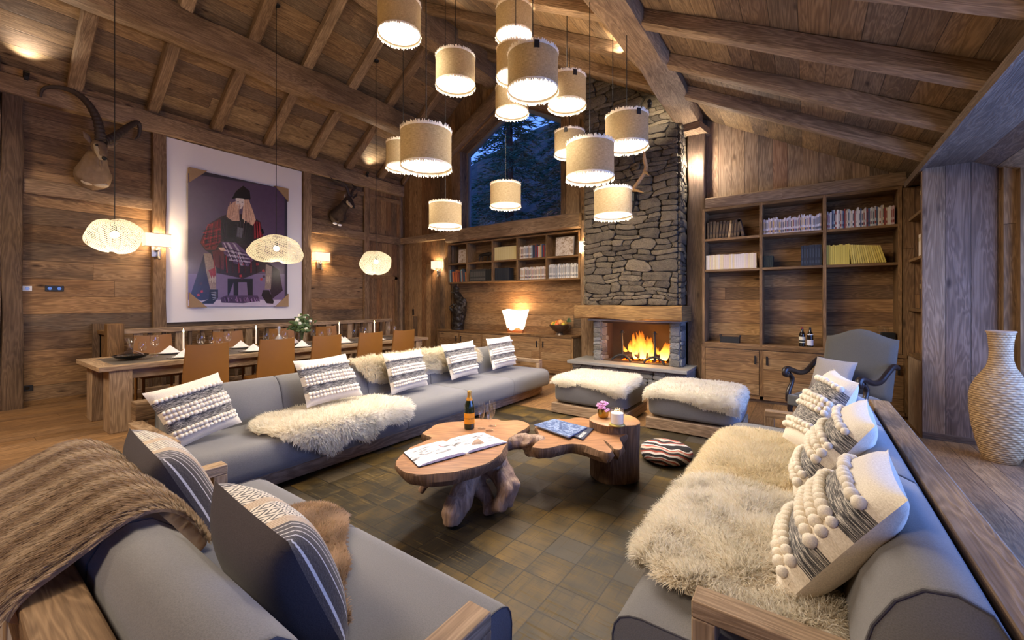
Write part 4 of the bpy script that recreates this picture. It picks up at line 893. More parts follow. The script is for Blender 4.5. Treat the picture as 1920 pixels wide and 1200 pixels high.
MB().lathe([(.05, .016), (.0535, .02), (.0535, .135), (.0515, .135), (.0515, .02)], p, 32).build('glass_jar', M['glass'], cd)
M['cflame'] = plain('candle_flame', 'fff0c0', .5, emit='ffd890', es=14.)
b = MB()
for dx in (-.02, .02, 0): b.lathe([(.0001, .1), (.004, .106), (.0001, .12)], p+V((dx, abs(dx)*.5-.008, 0)), 8)
b.build('flames', M['cflame'], cd)
light('jar_candle_glow', 'POINT', p+V((0, 0, .15)), .5, (1, .6, .3), .02)
# ------------------------------------------------------------------ patterned floor cushions
t = NT('kilim'); uv = t.n('UVMap'); s = t.n('SeparateXYZ', uv); co = t.n('TexCoord', out=3)
wv = t.noise(co, 2.2, 2., .5); ss = t.n('SeparateXYZ', co)
zz = t.ma('ABSOLUTE', t.ma('SUBTRACT', t.ma('FRACT', t.ma('MULTIPLY', ss, 9.)), .5))
v_ = t.ma('ADD', t.ma('MULTIPLY', ss.node.outputs[1], 3.4), t.ma('ADD', t.ma('MULTIPLY', zz, .12), t.ma('MULTIPLY', wv, 2.5))); v_ = t.ma('ADD', v_, t.ma('MULTIPLY', ss.node.outputs[2], 9.))
c = t.ramp(t.ma('FRACT', v_), [(0., lin('201c1e')), (.18, lin('c8bcb4')), (.34, lin('8e4030')), (.46, lin('241e20')), (.6, lin('b0a294')), (.74, lin('a85040')), (.84, lin('d0c6be')), (.93, lin('1e1a1c'))], 'CONSTANT')
t.p('Base Color', c); t.p('Roughness', .95); t.bump(t.noise(co, 200., 2.), .4, .004); M['kilim'] = t.mat
def floor_cushion(label, x, y, r_):
    o = MB().lathe([(.0001, .02), (r_*.7, .02), (r_*.95, .05), (r_, .09), (r_*.95, .13), (r_*.7, .165), (r_*.3, .18), (.0001, .182)], (x, y, 0), 40, wob=lambda q, z: 1+.02*math.sin(3*q)).build('floor_cushion', M['kilim'], ang=180); return tag(o, label, 'floor cushion', 'kilim floor cushions')
floor_cushion('round striped kilim floor cushion to the right of the stump', -1.08, 4.02, .235)
floor_cushion('round kilim floor cushion mostly hidden behind the root table', -2.15, 3.98, .25)
# ------------------------------------------------------------------ cushions
t = NT('woven_cushion'); uv = t.n('UVMap'); s = t.n('SeparateXYZ', uv); Vv = s.node.outputs[1]
nz = t.noise(t.xyz(t.ma('MULTIPLY', s, 9.), t.ma('MULTIPLY', Vv, 165.)), 1., 3., .7)
mel = t.ramp(nz, [(.47, lin('232124')), (.52, lin('6c6864')), (.59, lin('c8c0b4'))]); fine = t.noise(t.xyz(t.ma('MULTIPLY', s, 120.), t.ma('MULTIPLY', Vv, 120.)), 1., 2.)
crm = t.ramp(fine, [(.3, lin('c8bba6')), (.7, lin('e6dccb'))])
bnd = t.ramp(Vv, [(0., (0, 0, 0, 1)), (.27, (1, 1, 1, 1)), (.43, (0, 0, 0, 1)), (.61, (1, 1, 1, 1)), (.79, (0, 0, 0, 1))], 'CONSTANT')
t.p('Base Color', t.mix(bnd, crm, mel)); t.p('Roughness', .95); t.p('Sheen Weight', .3); t.bump(t.ma('ADD', t.ma('MULTIPLY', nz, bnd), t.ma('MULTIPLY', fine, .3)), .6, .008); M['woven'] = t.mat
M['cream'] = fabric('cream_cotton', 'd6cab6'); M['pom'] = fabric('wool_bobble', 'e4dac8', sheen=.5)
def pillow_geom(cs, th, nf, pinch=.06, N=22):
    TL, TR, BR, BL = [V(c) for c in cs]; n = (TL-BL).cross(TR-TL).normalized()
    if n.dot(V(nf)) < 0: n = -n
    def f(side):
        def g(a, c):
            u, v = a, c; uu, vv = 2*u-1, 2*v-1
            pu = u+pinch*(.5-u)*(1-abs(vv)**2)*1.0*(abs(uu)**3); pv = v+pinch*(.5-v)*(1-abs(uu)**2)*(abs(vv)**3)
            p = BL.lerp(BR, pu).lerp(TL.lerp(TR, pu), pv); k = ((1-abs(uu)**2.6)*(1-abs(vv)**2.6))**.5
            return p+n*side*th*.5*k
        return g
    return f, n
def pillow(label, cs, th, nf, mats, group, poms=True, name='cushion', front_m=0, back_m=1, seed=1, size=1.):
    c0 = sum((V(c) for c in cs), V())/4; rt = thing(name, label, 'cushion', c0, group)
    f, n = pillow_geom(cs, th, nf); b = MB(); N = 22
    b.grid(f(1), N, N, m=front_m); b.grid(f(-1), N, N, m=back_m, flip=True)
    b.build('cover', mats, rt, ang=180, orient=True)
    if poms:
        r = random.Random(seed); TL, TR, BR, BL = [V(c) for c in cs]; H_ = (TL-BL).length; rr = .0145*size
        for v0, rows in ((.80, 1), (.52, 3), (.21, 2)):
            b = MB(); n_ = int((TR-TL).length/(rr*1.85))
            for k in range(rows):
                v = v0+(k-(rows-1)/2)*(rr*2.15/H_)
                for j in range(n_):
                    u = .03+.94*(j+.5+(.5 if k % 2 and False else 0))/n_; p = f(1)(u, v+r.uniform(-.004, .004))
                    b.ball(p+n*rr*.5, rr*r.uniform(.85, 1.15), 7, 5, sc_=(1, 1, .95))
            b.build('bobble_band', M['pom'], rt, ang=180)
    return rt
WC = 'cream and grey woven cushions with wool bobbles'
pn = V((1, 0, .35)).normalized(); pp = (-3.78, 0, .46)
def lp(px, dx=0): return [plane_at(u, v, (pp[0]+dx, 0, pp[2]), pn) for u, v in px]
for k, (px, l) in enumerate((([(266, 738), (409, 698), (454, 792), (329, 845)], 'bobble cushion at the near end of the long sofa, beside the wooden arm'), ([(549, 677), (648, 663), (681, 740), (575, 765)], 'bobble cushion second from the near end of the long sofa'), ([(717, 663), (789, 655), (803, 722), (734, 741)], 'bobble cushion in the middle of the long sofa, against the long-haired sheepskin'), ([(827, 646), (887, 638), (897, 700), (847, 713)], 'bobble cushion fourth along the long sofa, past the hanging sheepskin'), ([(911, 635), (956, 629), (968, 683), (924, 694)], 'bobble cushion at the far end of the long sofa'))):
    pillow(l, lp(px), .15, (1, 0, .2), [M['woven'], M['cream']], WC, seed=k, size=1.15)
RC = [([(.27, 2.27, .90), (.25, 1.72, .90), (-.08, 1.66, .46), (-.06, 2.24, .46)], 'large bobble cushion nearest the camera on the window sofa'),
      ([(.29, 3.22, .93), (.27, 2.66, .90), (-.05, 2.52, .47), (-.02, 3.06, .47)], 'bobble cushion in the middle of the window sofa'),
      ([(.17, 4.08, .98), (.29, 3.66, .95), (.05, 3.30, .50), (-.16, 3.66, .46)], 'bobble cushion at the far end of the window sofa')]
for k, (cs, l) in enumerate(RC): pillow(l, cs, .21, (-1, 0, .3), [M['woven'], M['cream']], WC, seed=30+k, size=1.55)
t = NT('striped_cushion'); uv = t.n('UVMap'); s = t.n('SeparateXYZ', uv); Vv = s.node.outputs[1]
f1 = t.ma('FRACT', t.ma('MULTIPLY', s, 26.)); sil = t.ma('LESS_THAN', t.ma('ABSOLUTE', t.ma('SUBTRACT', f1, .5)), .09)
dk = t.mix(sil, lin('3a302c'), lin('c8c0b8'))
du = t.ma('ABSOLUTE', t.ma('SUBTRACT', t.ma('FRACT', t.ma('MULTIPLY', s, 12.)), .5)); dv = t.ma('ABSOLUTE', t.ma('SUBTRACT', t.ma('FRACT', t.ma('MULTIPLY', Vv, 14.)), .5))
dm = t.ma('FRACT', t.ma('MULTIPLY', t.ma('ADD', du, dv), 3.)); dia = t.mix(t.ma('GREATER_THAN', dm, .6), lin('d6ccba'), lin('4a4440'))
tan = t.mix(t.ma('GREATER_THAN', t.ma('FRACT', t.ma('MULTIPLY', s, 60.)), .6), lin('a88e72'), lin('c8b498'))
sel = t.ramp(s, [(0., (0, 0, 0, 1)), (.12, (1, 1, 1, 1)), (.42, (.5, .5, .5, 1)), (.50, (1, 1, 1, 1)), (.72, (.5, .5, .5, 1)), (.80, (0, 0, 0, 1))], 'CONSTANT')
c = t.mix(t.ma('GREATER_THAN', sel, .3), dk, tan); c = t.mix(t.ma('GREATER_THAN', sel, .8), c, dia)
t.p('Base Color', c); t.p('Roughness', .8); t.p('Sheen Weight', .2); t.bump(t.noise(t.xyz(t.ma('MULTIPLY', s, 150.), t.ma('MULTIPLY', Vv, 60.)), 1., 2.), .5, .005); M['stripec'] = t.mat
M['darkc'] = fabric('dark_satin', '423c3e', sheen=.1)
pillow('dark cushion with an embroidered striped front at the far end of the foreground sofa', [(-2.76, .59, .87), (-2.14, .55, .86), (-2.10, .74, .45), (-2.72, .77, .45)], .24, (0, 1, .3), [M['stripec'], M['darkc']], 'dark embroidered cushions', poms=False)
pillow('dark cushion with an embroidered striped front nearest the camera', [(-1.70, .59, .87), (-1.13, .56, .86), (-1.12, .73, .45), (-1.66, .76, .45)], .24, (0, 1, .3), [M['stripec'], M['darkc']], 'dark embroidered cushions', poms=False)
# ------------------------------------------------------------------ sideboard, wall shelf, bookcase
def cabinet(name, label, x0, x1, yf, yb, z1, doors, hs):
    rt = thing(name, label, 'cabinet', ((x0+x1)/2, (yf+yb)/2, 0))
    b = MB(); b.box((x0, yf+.02, .05), (x1, yb, z1-.04), 2); b.box((x0+.02, yf+.06, 0), (x1-.02, yb, .05), 0); b.build('body', M['furn'], rt, smooth=False)
    b = MB(); b.box((x0-.01, yf-.01, z1-.045), (x1+.01, yb, z1), 0); b.build('top', M['shelf'], rt, bevel=.004)
    b = MB()
    for x in [x0]+[d_[1]+.005 for d_ in doors]: b.box((x-.0, yf, .05), (x+.05, yf+.03, z1-.045), 2)
    b.box((x0, yf, .05), (x1, yf+.025, .10), 0); b.build('face_frame', M['shelf'], rt, bevel=.003)
    for (a, c_), h in zip(doors, hs):
        b = MB(); b.box((a+.055, yf-.004, .105), (c_-.0, yf+.02, z1-.055), 0); d_ = b.build('door', M['door'], rt, bevel=.004)
        hx = a+.10 if h < 0 else c_-.05
        b = MB(); b.box((hx-.012, yf-.03, z1-.26), (hx+.012, yf-.018, z1-.13)); b.box((hx-.01, yf-.02, z1-.25), (hx+.01, yf-.003, z1-.235)); b.box((hx-.01, yf-.02, z1-.155), (hx+.01, yf-.003, z1-.14)); b.build('handle', M['black'], d_, bevel=.003)
    return rt
xs = [-7.48, -6.80, -6.10, -5.36, -4.53, -3.80]
cabinet('sideboard', 'long low wooden sideboard in the niche left of the fireplace', -7.50, -3.78, 7.36, YN, .82, [(xs[i], xs[i+1]) for i in range(5)], [1, -1, 1, 1, -1])
xs = [-1.37, -.58, .20, 1.0]
cabinet('sideboard', 'low wooden cupboard under the right bookcase', -1.37, 1.02, 7.16, YB, .83, [(xs[i], xs[i+1]) for i in range(3)], [1, -1, 1])
def shelfunit(name, label, x0, x1, yf, yb, z0, z1, ups, rows, back=True, back_z=None):
    rt = thing(name, label, 'shelf', ((x0+x1)/2, (yf+yb)/2, z0))
    if back: b = MB(); b.poly([(x0, yb-.004, z0), (x1, yb-.004, z0), (x1, yb-.004, z1), (x0, yb-.004, z1)], lambda p: (p.x+30, p.z+30)); b.build('back_panel', M['panelh'], rt, smooth=False)
    for x in [x0+.02]+ups+[x1-.02]: b = MB(); b.box((x-.02, yf, z0), (x+.02, yb-.005, z1), 2); b.build('upright', M['shelf'], rt, bevel=.003)
    ed = [x0+.04]+ups+[x1-.04]
    for z in (z0+.015, z1-.02): b = MB(); b.box((x0+.04, yf+.002, z-.018), (x1-.04, yb-.005, z+.018), 0); b.build('board', M['shelf'], rt, bevel=.003)
    for i, zs in enumerate(rows):
        for z in zs: b = MB(); b.box((ed[i]+.02*(i > 0), yf+.003, z-.036), (ed[i+1]-.02*(i < len(ups)), yb-.005, z), 0); b.build('board', M['shelf'], rt, bevel=.003)
    return rt
LU = [-6.63, -5.86, -5.17, -4.43]
shelfunit('wall_shelf', 'wall shelf of ten open boxes under the tall window', -7.28, -3.66, 7.48, YN, 1.95, 2.93, LU, [[2.44]]*5, back=True)
RU = [-.56, .20]
shelfunit('bookcase', 'tall open wooden bookcase right of the fireplace', -1.37, .99, 7.20, YB, .83, 2.98, RU, [[2.50, 2.01]]*3)
# side bookcase between the bookcase and the pier
rt = thing('corner_bookcase', 'narrow bookcase on the side wall between bookcase and wooden pier', 'shelf', (1.2, 6.8, 0))
b = MB(); b.box((1.38, 6.46, 0), (1.39, 7.2, 2.95), 2); b.box((1.0, 7.2, 0), (1.4, 7.24, 2.95), 2); b.build('back_panel', M['panelh'], rt, smooth=False)
for z in (.86, 1.42, 2.03, 2.55): b = MB(); b.box((1.05, 6.46, z-.035), (1.38, 7.2, z), 1); b.build('board', M['shelf'], rt, bevel=.003)
b = MB(); b.box((1.04, 6.46, 0), (1.38, 7.19, .82), 2); b.build('cupboard', M['furn'], rt, bevel=.003)
# ------------------------------------------------------------------ books
BM = {}
def bookmat(h):
    if h not in BM: BM[h] = plain('book_'+h, h, .65, noise=.06, nscale=60.)
    return BM[h]
M['paper'] = plain('book_paper', 'd8cfbc', .9); M['bklab'] = plain('spine_label', 'b8a070', .6)
nbk = [0]
def book(x, y, z, w_, h_, d_, col, lean=0, axis=0, group='', label='', spine=None):
    """one book: cover with page block and spine; y = spine side"""
    r_ = None; M_ = Matrix.Translation((x, y, z))@Matrix.Rotation(lean, 4, 'Y')
    if axis: M_ = Matrix.Translation((x, y, z))@Matrix.Rotation(-math.pi/2, 4, 'Z')
    b = MB(); m2 = spine or 'd8cfbc'
    b.box((0, 0, 0), (w_, d_, h_), m=0, M=M_)
    if spine: b.box((w_*.12, -.0012, h_*.12), (w_*.88, 0, h_*.26), m=1, M=M_); b.box((w_*.25, -.0012, h_*.4), (w_*.75, 0, h_*.82), m=1, M=M_)
    b.box((.0015, .002, h_), (w_-.0015, d_-.002, h_+.0006), m=2, M=M_)
    o = b.build('book', [bookmat(col), bookmat(m2), M['paper']], smooth=False); tag(o, label, 'book', group); nbk[0] += 1; return o
def row(x0, x1, yf, z, hr, wr, cols, group, label, d_=.18, rnd=.006, spines=None, leans=None, seed=1):
    r = random.Random(seed); x = x0; k = 0
    while x < x1-.008:
        w_ = min(r.uniform(*wr), x1-x)
        if w_ < .008: break
        c = cols[k % len(cols)] if len(cols) < 3 else r.choice(cols); h_ = r.uniform(*hr)
        ln = leans(x) if leans else 0
        book(x, yf+r.uniform(0, rnd), z, w_-.0012, h_, d_, c, ln, 0, group, label, r.choice(spines) if spines else None); x += w_; k += 1
PB = ['cfc4b4', 'd8cfc0', 'bfb2a4', 'c9a89c', 'd4ccc4', 'b09a8e', 'a8b0b8', 'dcd6ca', 'c4b49c']
SPB = ['8a3a34', '2e3440', '7a7066', 'c8a050', '5a4a42', '3a4a6a']
zt, zb = 2.441, 1.985; YS = 7.53; YR = 7.24
row(-5.83, -5.21, YS, zt, (.30, .30), (.028, .034), ['d2c08a', 'cdb980'], 'pale yellow volumes on the wall shelf', 'pale yellow volume in the middle wall shelf box', rnd=.001, seed=2)
row(-5.14, -4.80, YS, zt, (.25, .28), (.014, .024), PB, 'pale paperbacks on the upper wall shelf', 'thin pale paperback in the fourth upper wall shelf box', spines=SPB, seed=3)
row(-4.80, -4.46, YS, zt, (.24, .29), (.018, .03), ['2c3648', '8a2c2c', 'c8c4bc', '201e22', 'b09060', '4a5a78'], 'coloured books on the upper wall shelf', 'coloured or dark book in the fourth upper wall shelf box', seed=4)
row(-7.23, -6.68, YS, zb, (.22, .32), (.022, .036), ['3a4a5a', 'c8c8c0', '6a2a2a', 'b86a3a', '2a2a34', '8aa8a0', '5a3430', 'a8502a', '404858'], 'mixed books in the lower left box', 'coloured hardback in the lower left wall shelf box', leans=lambda x: -.08, seed=5)
row(-6.58, -6.10, YS, zb, (.28, .28), (.030, .036), ['3a3834', '34322f'], 'dark grey volumes with ribbed spines', 'dark grey volume in the second lower wall shelf box', rnd=.001, spines=['5a564e'], seed=6)
row(-6.10, -5.90, YS, zb, (.27, .28), (.036, .042), ['161616', '1c1b1b'], 'black volumes in the second lower box', 'black volume beside the dark grey wall shelf row', seed=7)
row(-5.82, -5.42, YS, zb, (.28, .28), (.03, .038), ['1c2028', '20242c'], 'black-blue volumes in the third lower box', 'blue-black volume in the middle lower wall shelf box', seed=8)
row(-5.13, -4.46, YS, zb, (.24, .27), (.012, .02), PB, 'thin pale paperbacks in the fourth lower box', 'thin pale paperback in the fourth lower wall shelf box', spines=SPB, seed=9)
row(-4.40, -3.73, YS, zb, (.26, .30), (.014, .024), ['d0ccc8', 'b8b4b4', 'c8c0b4', 'a4aab4', 'dcd8d0', '9a9490'], 'white magazines in the lower right box', 'thin white magazine in the lower right wall shelf box', spines=['8a8a90', '5a6068'], seed=10)
z1_, z2_ = 2.501, 2.011
r_ = random.Random(5)
for k in range(11):
    x = -1.31+k*.042; c = 'b08a58' if k == 7 else r_.choice(['4a3626', '3c2c20', '54402c'])
    book(x, YR+.02, z1_, .036, .26+r_.uniform(0, .02), .18, c, 0.02*k if k < 8 else .06, 0, 'old brown leather books on the bookcase', 'tan leather book among dark brown ones, top left shelf' if k == 7 else 'old dark brown leather book on the top left shelf', spine='6a5232' if k != 7 else 'c8a878')
book(-.82, YR+.02, z1_+.008, .04, .28, .18, '46342a', -.22, 0, 'old brown leather books on the bookcase', 'old brown leather book leaning at the right end of the top left row', spine='6a5232')
row(-.53, .17, YR, z1_, (.20, .25), (.010, .018), ['d8d0cc', 'c8bcb8', 'b8b0b4', 'e0d8d4', 'a89c9c', 'd0b8b0', 'c4c0c8'], 'thin white paperbacks on the top middle shelf', 'thin white paperback on the top middle bookcase shelf', spines=SPB, seed=12)
row(.23, .93, YR, z1_, (.22, .27), (.012, .02), ['d4ccc0', 'c8a8a0', 'b8b0a8', '8a3a34', '4a5a78', 'd8d0c0', 'b0b8b0', 'c4b090'], 'pink and white paperbacks on the top right shelf', 'thin pink or white paperback on the top right shelf', spines=['8a3a34', '2e3440', 'd8cfc0'], seed=13)
row(-1.32, -.62, YR, z2_, (.225, .235), (.022, .03), ['d8c090', 'dccaa4', 'd4bca8', 'd8c8b8'], 'cream paperbacks on the second left shelf', 'cream paperback on the second left bookcase shelf', rnd=.002, seed=14)
row(-.53, -.40, YR, z2_, (.17, .175), (.022, .026), ['16201a', '141c18'], 'small black books on the second middle shelf', 'small black book on the second middle shelf', seed=15)
row(-.07, .17, YR, z2_, (.285, .295), (.03, .034), ['22262c', '262a30'], 'tall slate volumes on the second middle shelf', 'tall slate-black volume on the second middle shelf', rnd=.001, spines=['3a3e44'], seed=16)
row(.22, .47, YR, z2_, (.26, .28), (.018, .028), ['d0b850', 'c8ae48'], 'upright yellow books on the second right shelf', 'upright yellow book on the second right shelf', seed=17)
for k in range(15):
    book(.49+k*.024, YR, z2_+.004, .019, .26-.002*k, .17, ['c9b050', 'd6c060', 'c0a850'][k % 3], -.10-.012*k, 0, 'leaning yellow books on the second right shelf', 'leaning yellow book on the second right shelf')
for z, h_, cols, g, l, n_ in ((2.031, .27, ['d8c8b0', 'e0d0bc'], 'cream books on the corner bookcase', 'cream book on the corner bookcase', 8), (1.421, .34, ['2a1c18', '3a2420'], 'dark books on the corner bookcase', 'tall dark book on the corner bookcase', 7), (2.551, .3, ['1e2a24', '22322a'], 'green books on the corner bookcase', 'dark green book at the top of the corner bookcase', 6), (.861, .2, ['20342c', '1c2c28'], 'green boxes on the corner cupboard', 'dark green book standing on the corner cupboard', 4)):
    for k in range(n_):
        b = MB(); y = 6.52+k*.045; b.box((1.09, y, z), (1.3, y+.04, z+h_)); b.box((1.0885, y+.01, z+h_*.7), (1.09, y+.03, z+h_*.85), m=1)
        tag(b.build('book', [bookmat(cols[k % 2]), M['bklab']], smooth=False), l, 'book', g)
# pictures and ornaments on the wall shelf
def artpanel(name, mt): 
    t = NT(name); uv = t.n('TexCoord', out=3); nz = t.noise(uv, 14., 5., .7, 1.); t.p('Base Color', t.ramp(nz, [(.3, lin('5a3e2c')), (.45, lin('b09a84')), (.55, lin('d8cec4')), (.7, lin('8a5a3c'))])); t.p('Roughness', .5); return t.mat
M['art2'] = artpanel('abstract_print', 0)
for x0, x1, z0, h_, l in ((-7.02, -6.70, 2.445, .34, 'small brown abstract picture in the upper left box of the wall shelf'), (-4.28, -3.86, 2.445, .40, 'pale brown abstract picture in the upper right box of the wall shelf')):
    r_ = thing('small_picture', l, 'picture', ((x0+x1)/2, 7.62, z0)); Mx = Matrix.Translation(((x0+x1)/2, 7.60, z0))@Matrix.Rotation(math.radians(-4), 4, 'X'); w_ = (x1-x0)/2
    MB().box((-w_, 0, 0), (w_, .03, h_), M=Mx).build('frame', plain('silver_frame', 'a09890', .5), r_, bevel=.003); MB().box((-w_+.012, -.002, .012), (w_-.012, 0, h_-.012), M=Mx).build('print', M['art2'], r_)
M['bronze'] = plain('dark_bronze', '2a2420', .45, metal=.4, noise=.4, bump=.4)
hs_ = thing('bull_figurine', 'small dark bull figurine on the second upper box of the wall shelf', 'figurine', (-6.15, 7.6, zt))
organic('bull', [([(-6.32, 7.6, 2.60), (-6.2, 7.6, 2.61), (-6.05, 7.6, 2.615), (-5.98, 7.6, 2.62)], [.03, .04, .05, .035]), ([(-6.31, 7.6, 2.59), (-6.33, 7.59, 2.5), (-6.33, 7.59, 2.443)], [.02, .012, .012]), ([(-6.25, 7.6, 2.59), (-6.24, 7.61, 2.5), (-6.26, 7.61, 2.443)], [.02, .012, .012]), ([(-6.06, 7.6, 2.6), (-6.08, 7.59, 2.5), (-6.08, 7.59, 2.443)], [.025, .013, .012]), ([(-6.03, 7.61, 2.6), (-6.0, 7.61, 2.5), (-6.01, 7.61, 2.443)], [.02, .012, .012]), ([(-6.0, 7.6, 2.63), (-5.96, 7.59, 2.6), (-5.94, 7.58, 2.57)], [.035, .025, .015]), ([(-5.97, 7.59, 2.65), (-5.94, 7.57, 2.68)], [.008, .004]), ([(-6.33, 7.6, 2.62), (-6.37, 7.6, 2.57)], [.007, .005])], M['bronze'], hs_, vox=.006, smooth=2)
pp_ = thing('small_sculpture', 'slim grey ornament at the right of the middle lower box of the wall shelf', 'ornament', (-5.24, 7.62, zb)); MB().lathe([(.035, 0), (.03, .02), (.016, .06), (.022, .16), (.014, .26), (.0001, .3)], (-5.24, 7.62, zb), 12).build('body', M['bronze'], pp_)
# sculpture, lamp, fruit bowl on the sideboard
SZ = .82; sp_ = thing('bronze_sculpture', 'tall dark bronze sculpture with a jagged pointed top at the left end of the sideboard', 'sculpture', (-7.05, 7.55, SZ))
q = lambda u, v, Y=7.55: at(u, v, Y=Y)
organic('figure', [([q(858, 616), q(860, 600), q(862, 580), q(866, 565)], [.14, .15, .17, .13]), ([q(866, 570), q(858, 556), q(855, 547), q(857, 537)], [.13, .10, .07, .05]), ([q(843, 546, 7.45), q(853, 551, 7.45), q(862, 556), q(870, 561)], [.012, .022, .03, .035]), ([q(857, 545), q(854, 538), q(856, 533)], [.07, .06, .008]), ([q(852, 585, 7.5), q(845, 579, 7.42), q(843, 574, 7.42), q(850, 571, 7.42), q(853, 577, 7.45)], [.05, .035, .022, .022, .03]), ([q(868, 575), q(871, 563), q(868, 558)], [.05, .04, .02])], M['bronze'], sp_, vox=.014, smooth=2, disp=.07)
MB().lathe([(.15, 0), (.155, .02), (.14, .06), (.0001, .06)], (q(858, 616).x, 7.55, SZ), 20).build('base', M['bronze'], sp_)
t = NT('lamp_resin'); co = t.n('TexCoord', out=3); nz = t.noise(co, 9., 4.); t.p('Base Color', lin('f4e8d4')); t.p('Roughness', .6); t.p('Emission Color', t.mix(nz, lin('f0c890'), lin('fff0dc'))); t.p('Emission Strength', 1.1); t.p('Transmission Weight', 0.); M['resin'] = t.mat
lm = thing('table_lamp', 'glowing white crumpled-shade lamp on a wooden foot on the sideboard', 'lamp', (-5.45, 7.55, SZ)); LX, LY_ = (q(966, 600)).x, 7.56
b = MB(); b.tube([(LX-.2, LY_, SZ+.02), (LX, LY_-.02, SZ+.03), (LX+.2, LY_, SZ+.02)], [.05, .07, .05], 10, flat=.5); b.lathe([(.05, .03), (.04, .1), (.0001, .1)], (LX, LY_, SZ), 10); b.build('foot', plain('driftwood', '8a4e28', .6, noise=.3), lm)
def shf(rad):
    def f(a, c):
        th = 2*math.pi*a; z = c; r = (.215+.085*z+.03*z*z)*(1+.06*math.sin(3*th+1+z)+.035*math.sin(7*th+2*z))
        if .60 < a < .70: r *= 1-.30*math.sin((a-.60)/.10*math.pi)*(1-.6*z)
        bot = .10+.03*math.sin(2*th+2)+.02*math.sin(5*th); top = .50+.015*math.sin(3*th)
        return V((LX+r*math.cos(th)*rad, LY_+r*math.sin(th)*rad*.62, SZ+bot+(top-bot)*z))
    return f
b = MB(); b.grid(shf(1), 90, 10, flip=False); b.grid(shf(.96), 90, 10); b.build('shade', M['resin'], lm, ang=180)
light('resin_lamp_bulb', 'POINT', (LX, LY_, SZ+.55), 16, (1, .68, .38), .08); light('resin_lamp_glow', 'POINT', (LX, LY_-.25, SZ+.3), 4, (1, .68, .38), .1)
bx = q(1042, 628, 7.55); bwl = thing('fruit_bowl', 'dark metal bowl of fruit on the sideboard', 'bowl', (-4.15, 7.55, SZ)); bc = V((-4.15, 7.55, SZ))
M['bowl'] = plain('hammered_metal', '6a5c50', .35, metal=.7, noise=.3, bump=.2)
MB().lathe([(.09, 0), (.08, .03), (.05, .055), (.12, .09), (.19, .15), (.225, .21), (.218, .212), (.18, .155), (.11, .10), (.0001, .08)], bc, 32).build('bowl_body', M['bowl'], bwl)
MB().tube([bc+V((.2, 0, .2)), bc+V((.25, -.02, .2)), bc+V((.25, -.02, .15)), bc+V((.18, 0, .12))], .01, 6).build('handle', M['bowl'], bwl)
for k, (dx, dy, dz, r, c, nm) in enumerate(((-.13, -.05, .22, .05, 'd8a030', 'apricot'), (-.06, -.10, .22, .045, '8a9a30', 'lime'), (-.02, 0, .26, .055, 'd06828', 'orange'), (.05, -.06, .26, .065, 'd89858', 'melon'), (.0, -.12, .22, .045, 'd86a30', 'nectarine'), (.12, -.07, .22, .04, 'c8b040', 'lemon'), (-.10, .05, .25, .045, 'd09028', 'mandarin'))):
    o = MB().ball(bc+V((dx, dy, dz)), r, 14, 10, sc_=(1, 1, .9)).tube([bc+V((dx, dy, dz+r*.85)), bc+V((dx+.004, dy, dz+r*1.0))], .004, 5).build(nm, plain('skin_'+nm, c, .45, noise=.12, nscale=20.), ang=180); tag(o, '%s in the fruit bowl' % {'apricot': 'yellow apricot at the left edge', 'lime': 'green lime at the front left', 'orange': 'orange at the centre top', 'melon': 'large pale orange melon', 'nectarine': 'red-orange nectarine at the front', 'lemon': 'yellow lemon at the right edge', 'mandarin': 'golden mandarin at the back left'}[nm], 'fruit', 'fruit in the bowl')
pa = thing('pineapple', 'pineapple with green leaves lying at the right of the fruit bowl', 'fruit', bc+V((.15, .05, .25)), 'fruit in the bowl')
b = MB()
for k in range(16):
    a = k*2.4; d_ = V((.6+.1*math.cos(a), math.sin(a)*.5, .5+math.cos(a)*.5)).normalized(); s0 = bc+V((.13, .05, .27)); b.tube([s0, s0+d_*.06, s0+d_*.11], [.012, .012, .002], 5, flat=.3)
b.build('leaves', plain('leaf_green', '4a6a48', .6), pa); MB().ball(bc+V((.09, .05, .24)), .06, 12, 8, sc_=(1.3, .9, .9)).build('fruit_body', plain('pineapple_skin', '8a6a30', .7, noise=.4, nscale=60., bump=.5), pa)
# bookcase ornaments
wb = at(1504, 647, Y=7.3)
for (u, v, hh, capc, lab, lb, ex_) in ((1504, 651, .33, '7a1c1c', 'red wine bottle with a red capsule, left of the two on the cupboard', 'd8d0b8', 1), (1519, 653, .31, '1a1816', 'dark wine bottle with a large white label, right of the two on the cupboard', 'd8d4d8', 0)):
    x = at(u, v, Y=7.28).x
    bottle('wine_bottle', lab, 'bottle', (x, 7.28, .831), [(.0001, .004), (.036, 0), (.038, .02), (.038, .19), (.034, .215), (.016, .25), (.0135, .3), (.0001, .3)], M['dglass2'], [('label', [(.0386, .05 if not ex_ else .12), (.0386, .13 if not ex_ else .17)], plain('paper_label', lb, .7)), ('lower_label' if ex_ else 'shoulder_label', [(.0386, .085 if ex_ else .20), (.0386 if ex_ else .030, .10 if ex_ else .222)], plain('paper_label2', lb, .7)), ('capsule', [(.0152, .25), (.0145, .262), (.0145, .305), (.0001, .308)], plain('capsule', capc, .4))], group='wine bottles on the cupboard')
cx = at(1369, 640, Y=7.3).x; bsk = thing('log_caddy', 'small black metal caddy on the cupboard under the bookcase', 'caddy', (cx, 7.3, .83))
b = MB(); b.box((cx-.13, 7.24, .835), (cx+.13, 7.37, .845)); b.box((cx-.13, 7.24, .845), (cx+.13, 7.247, .95)); b.box((cx-.13, 7.363, .845), (cx+.13, 7.37, .95)); b.build('tray', M['blackm'], bsk, bevel=.002)
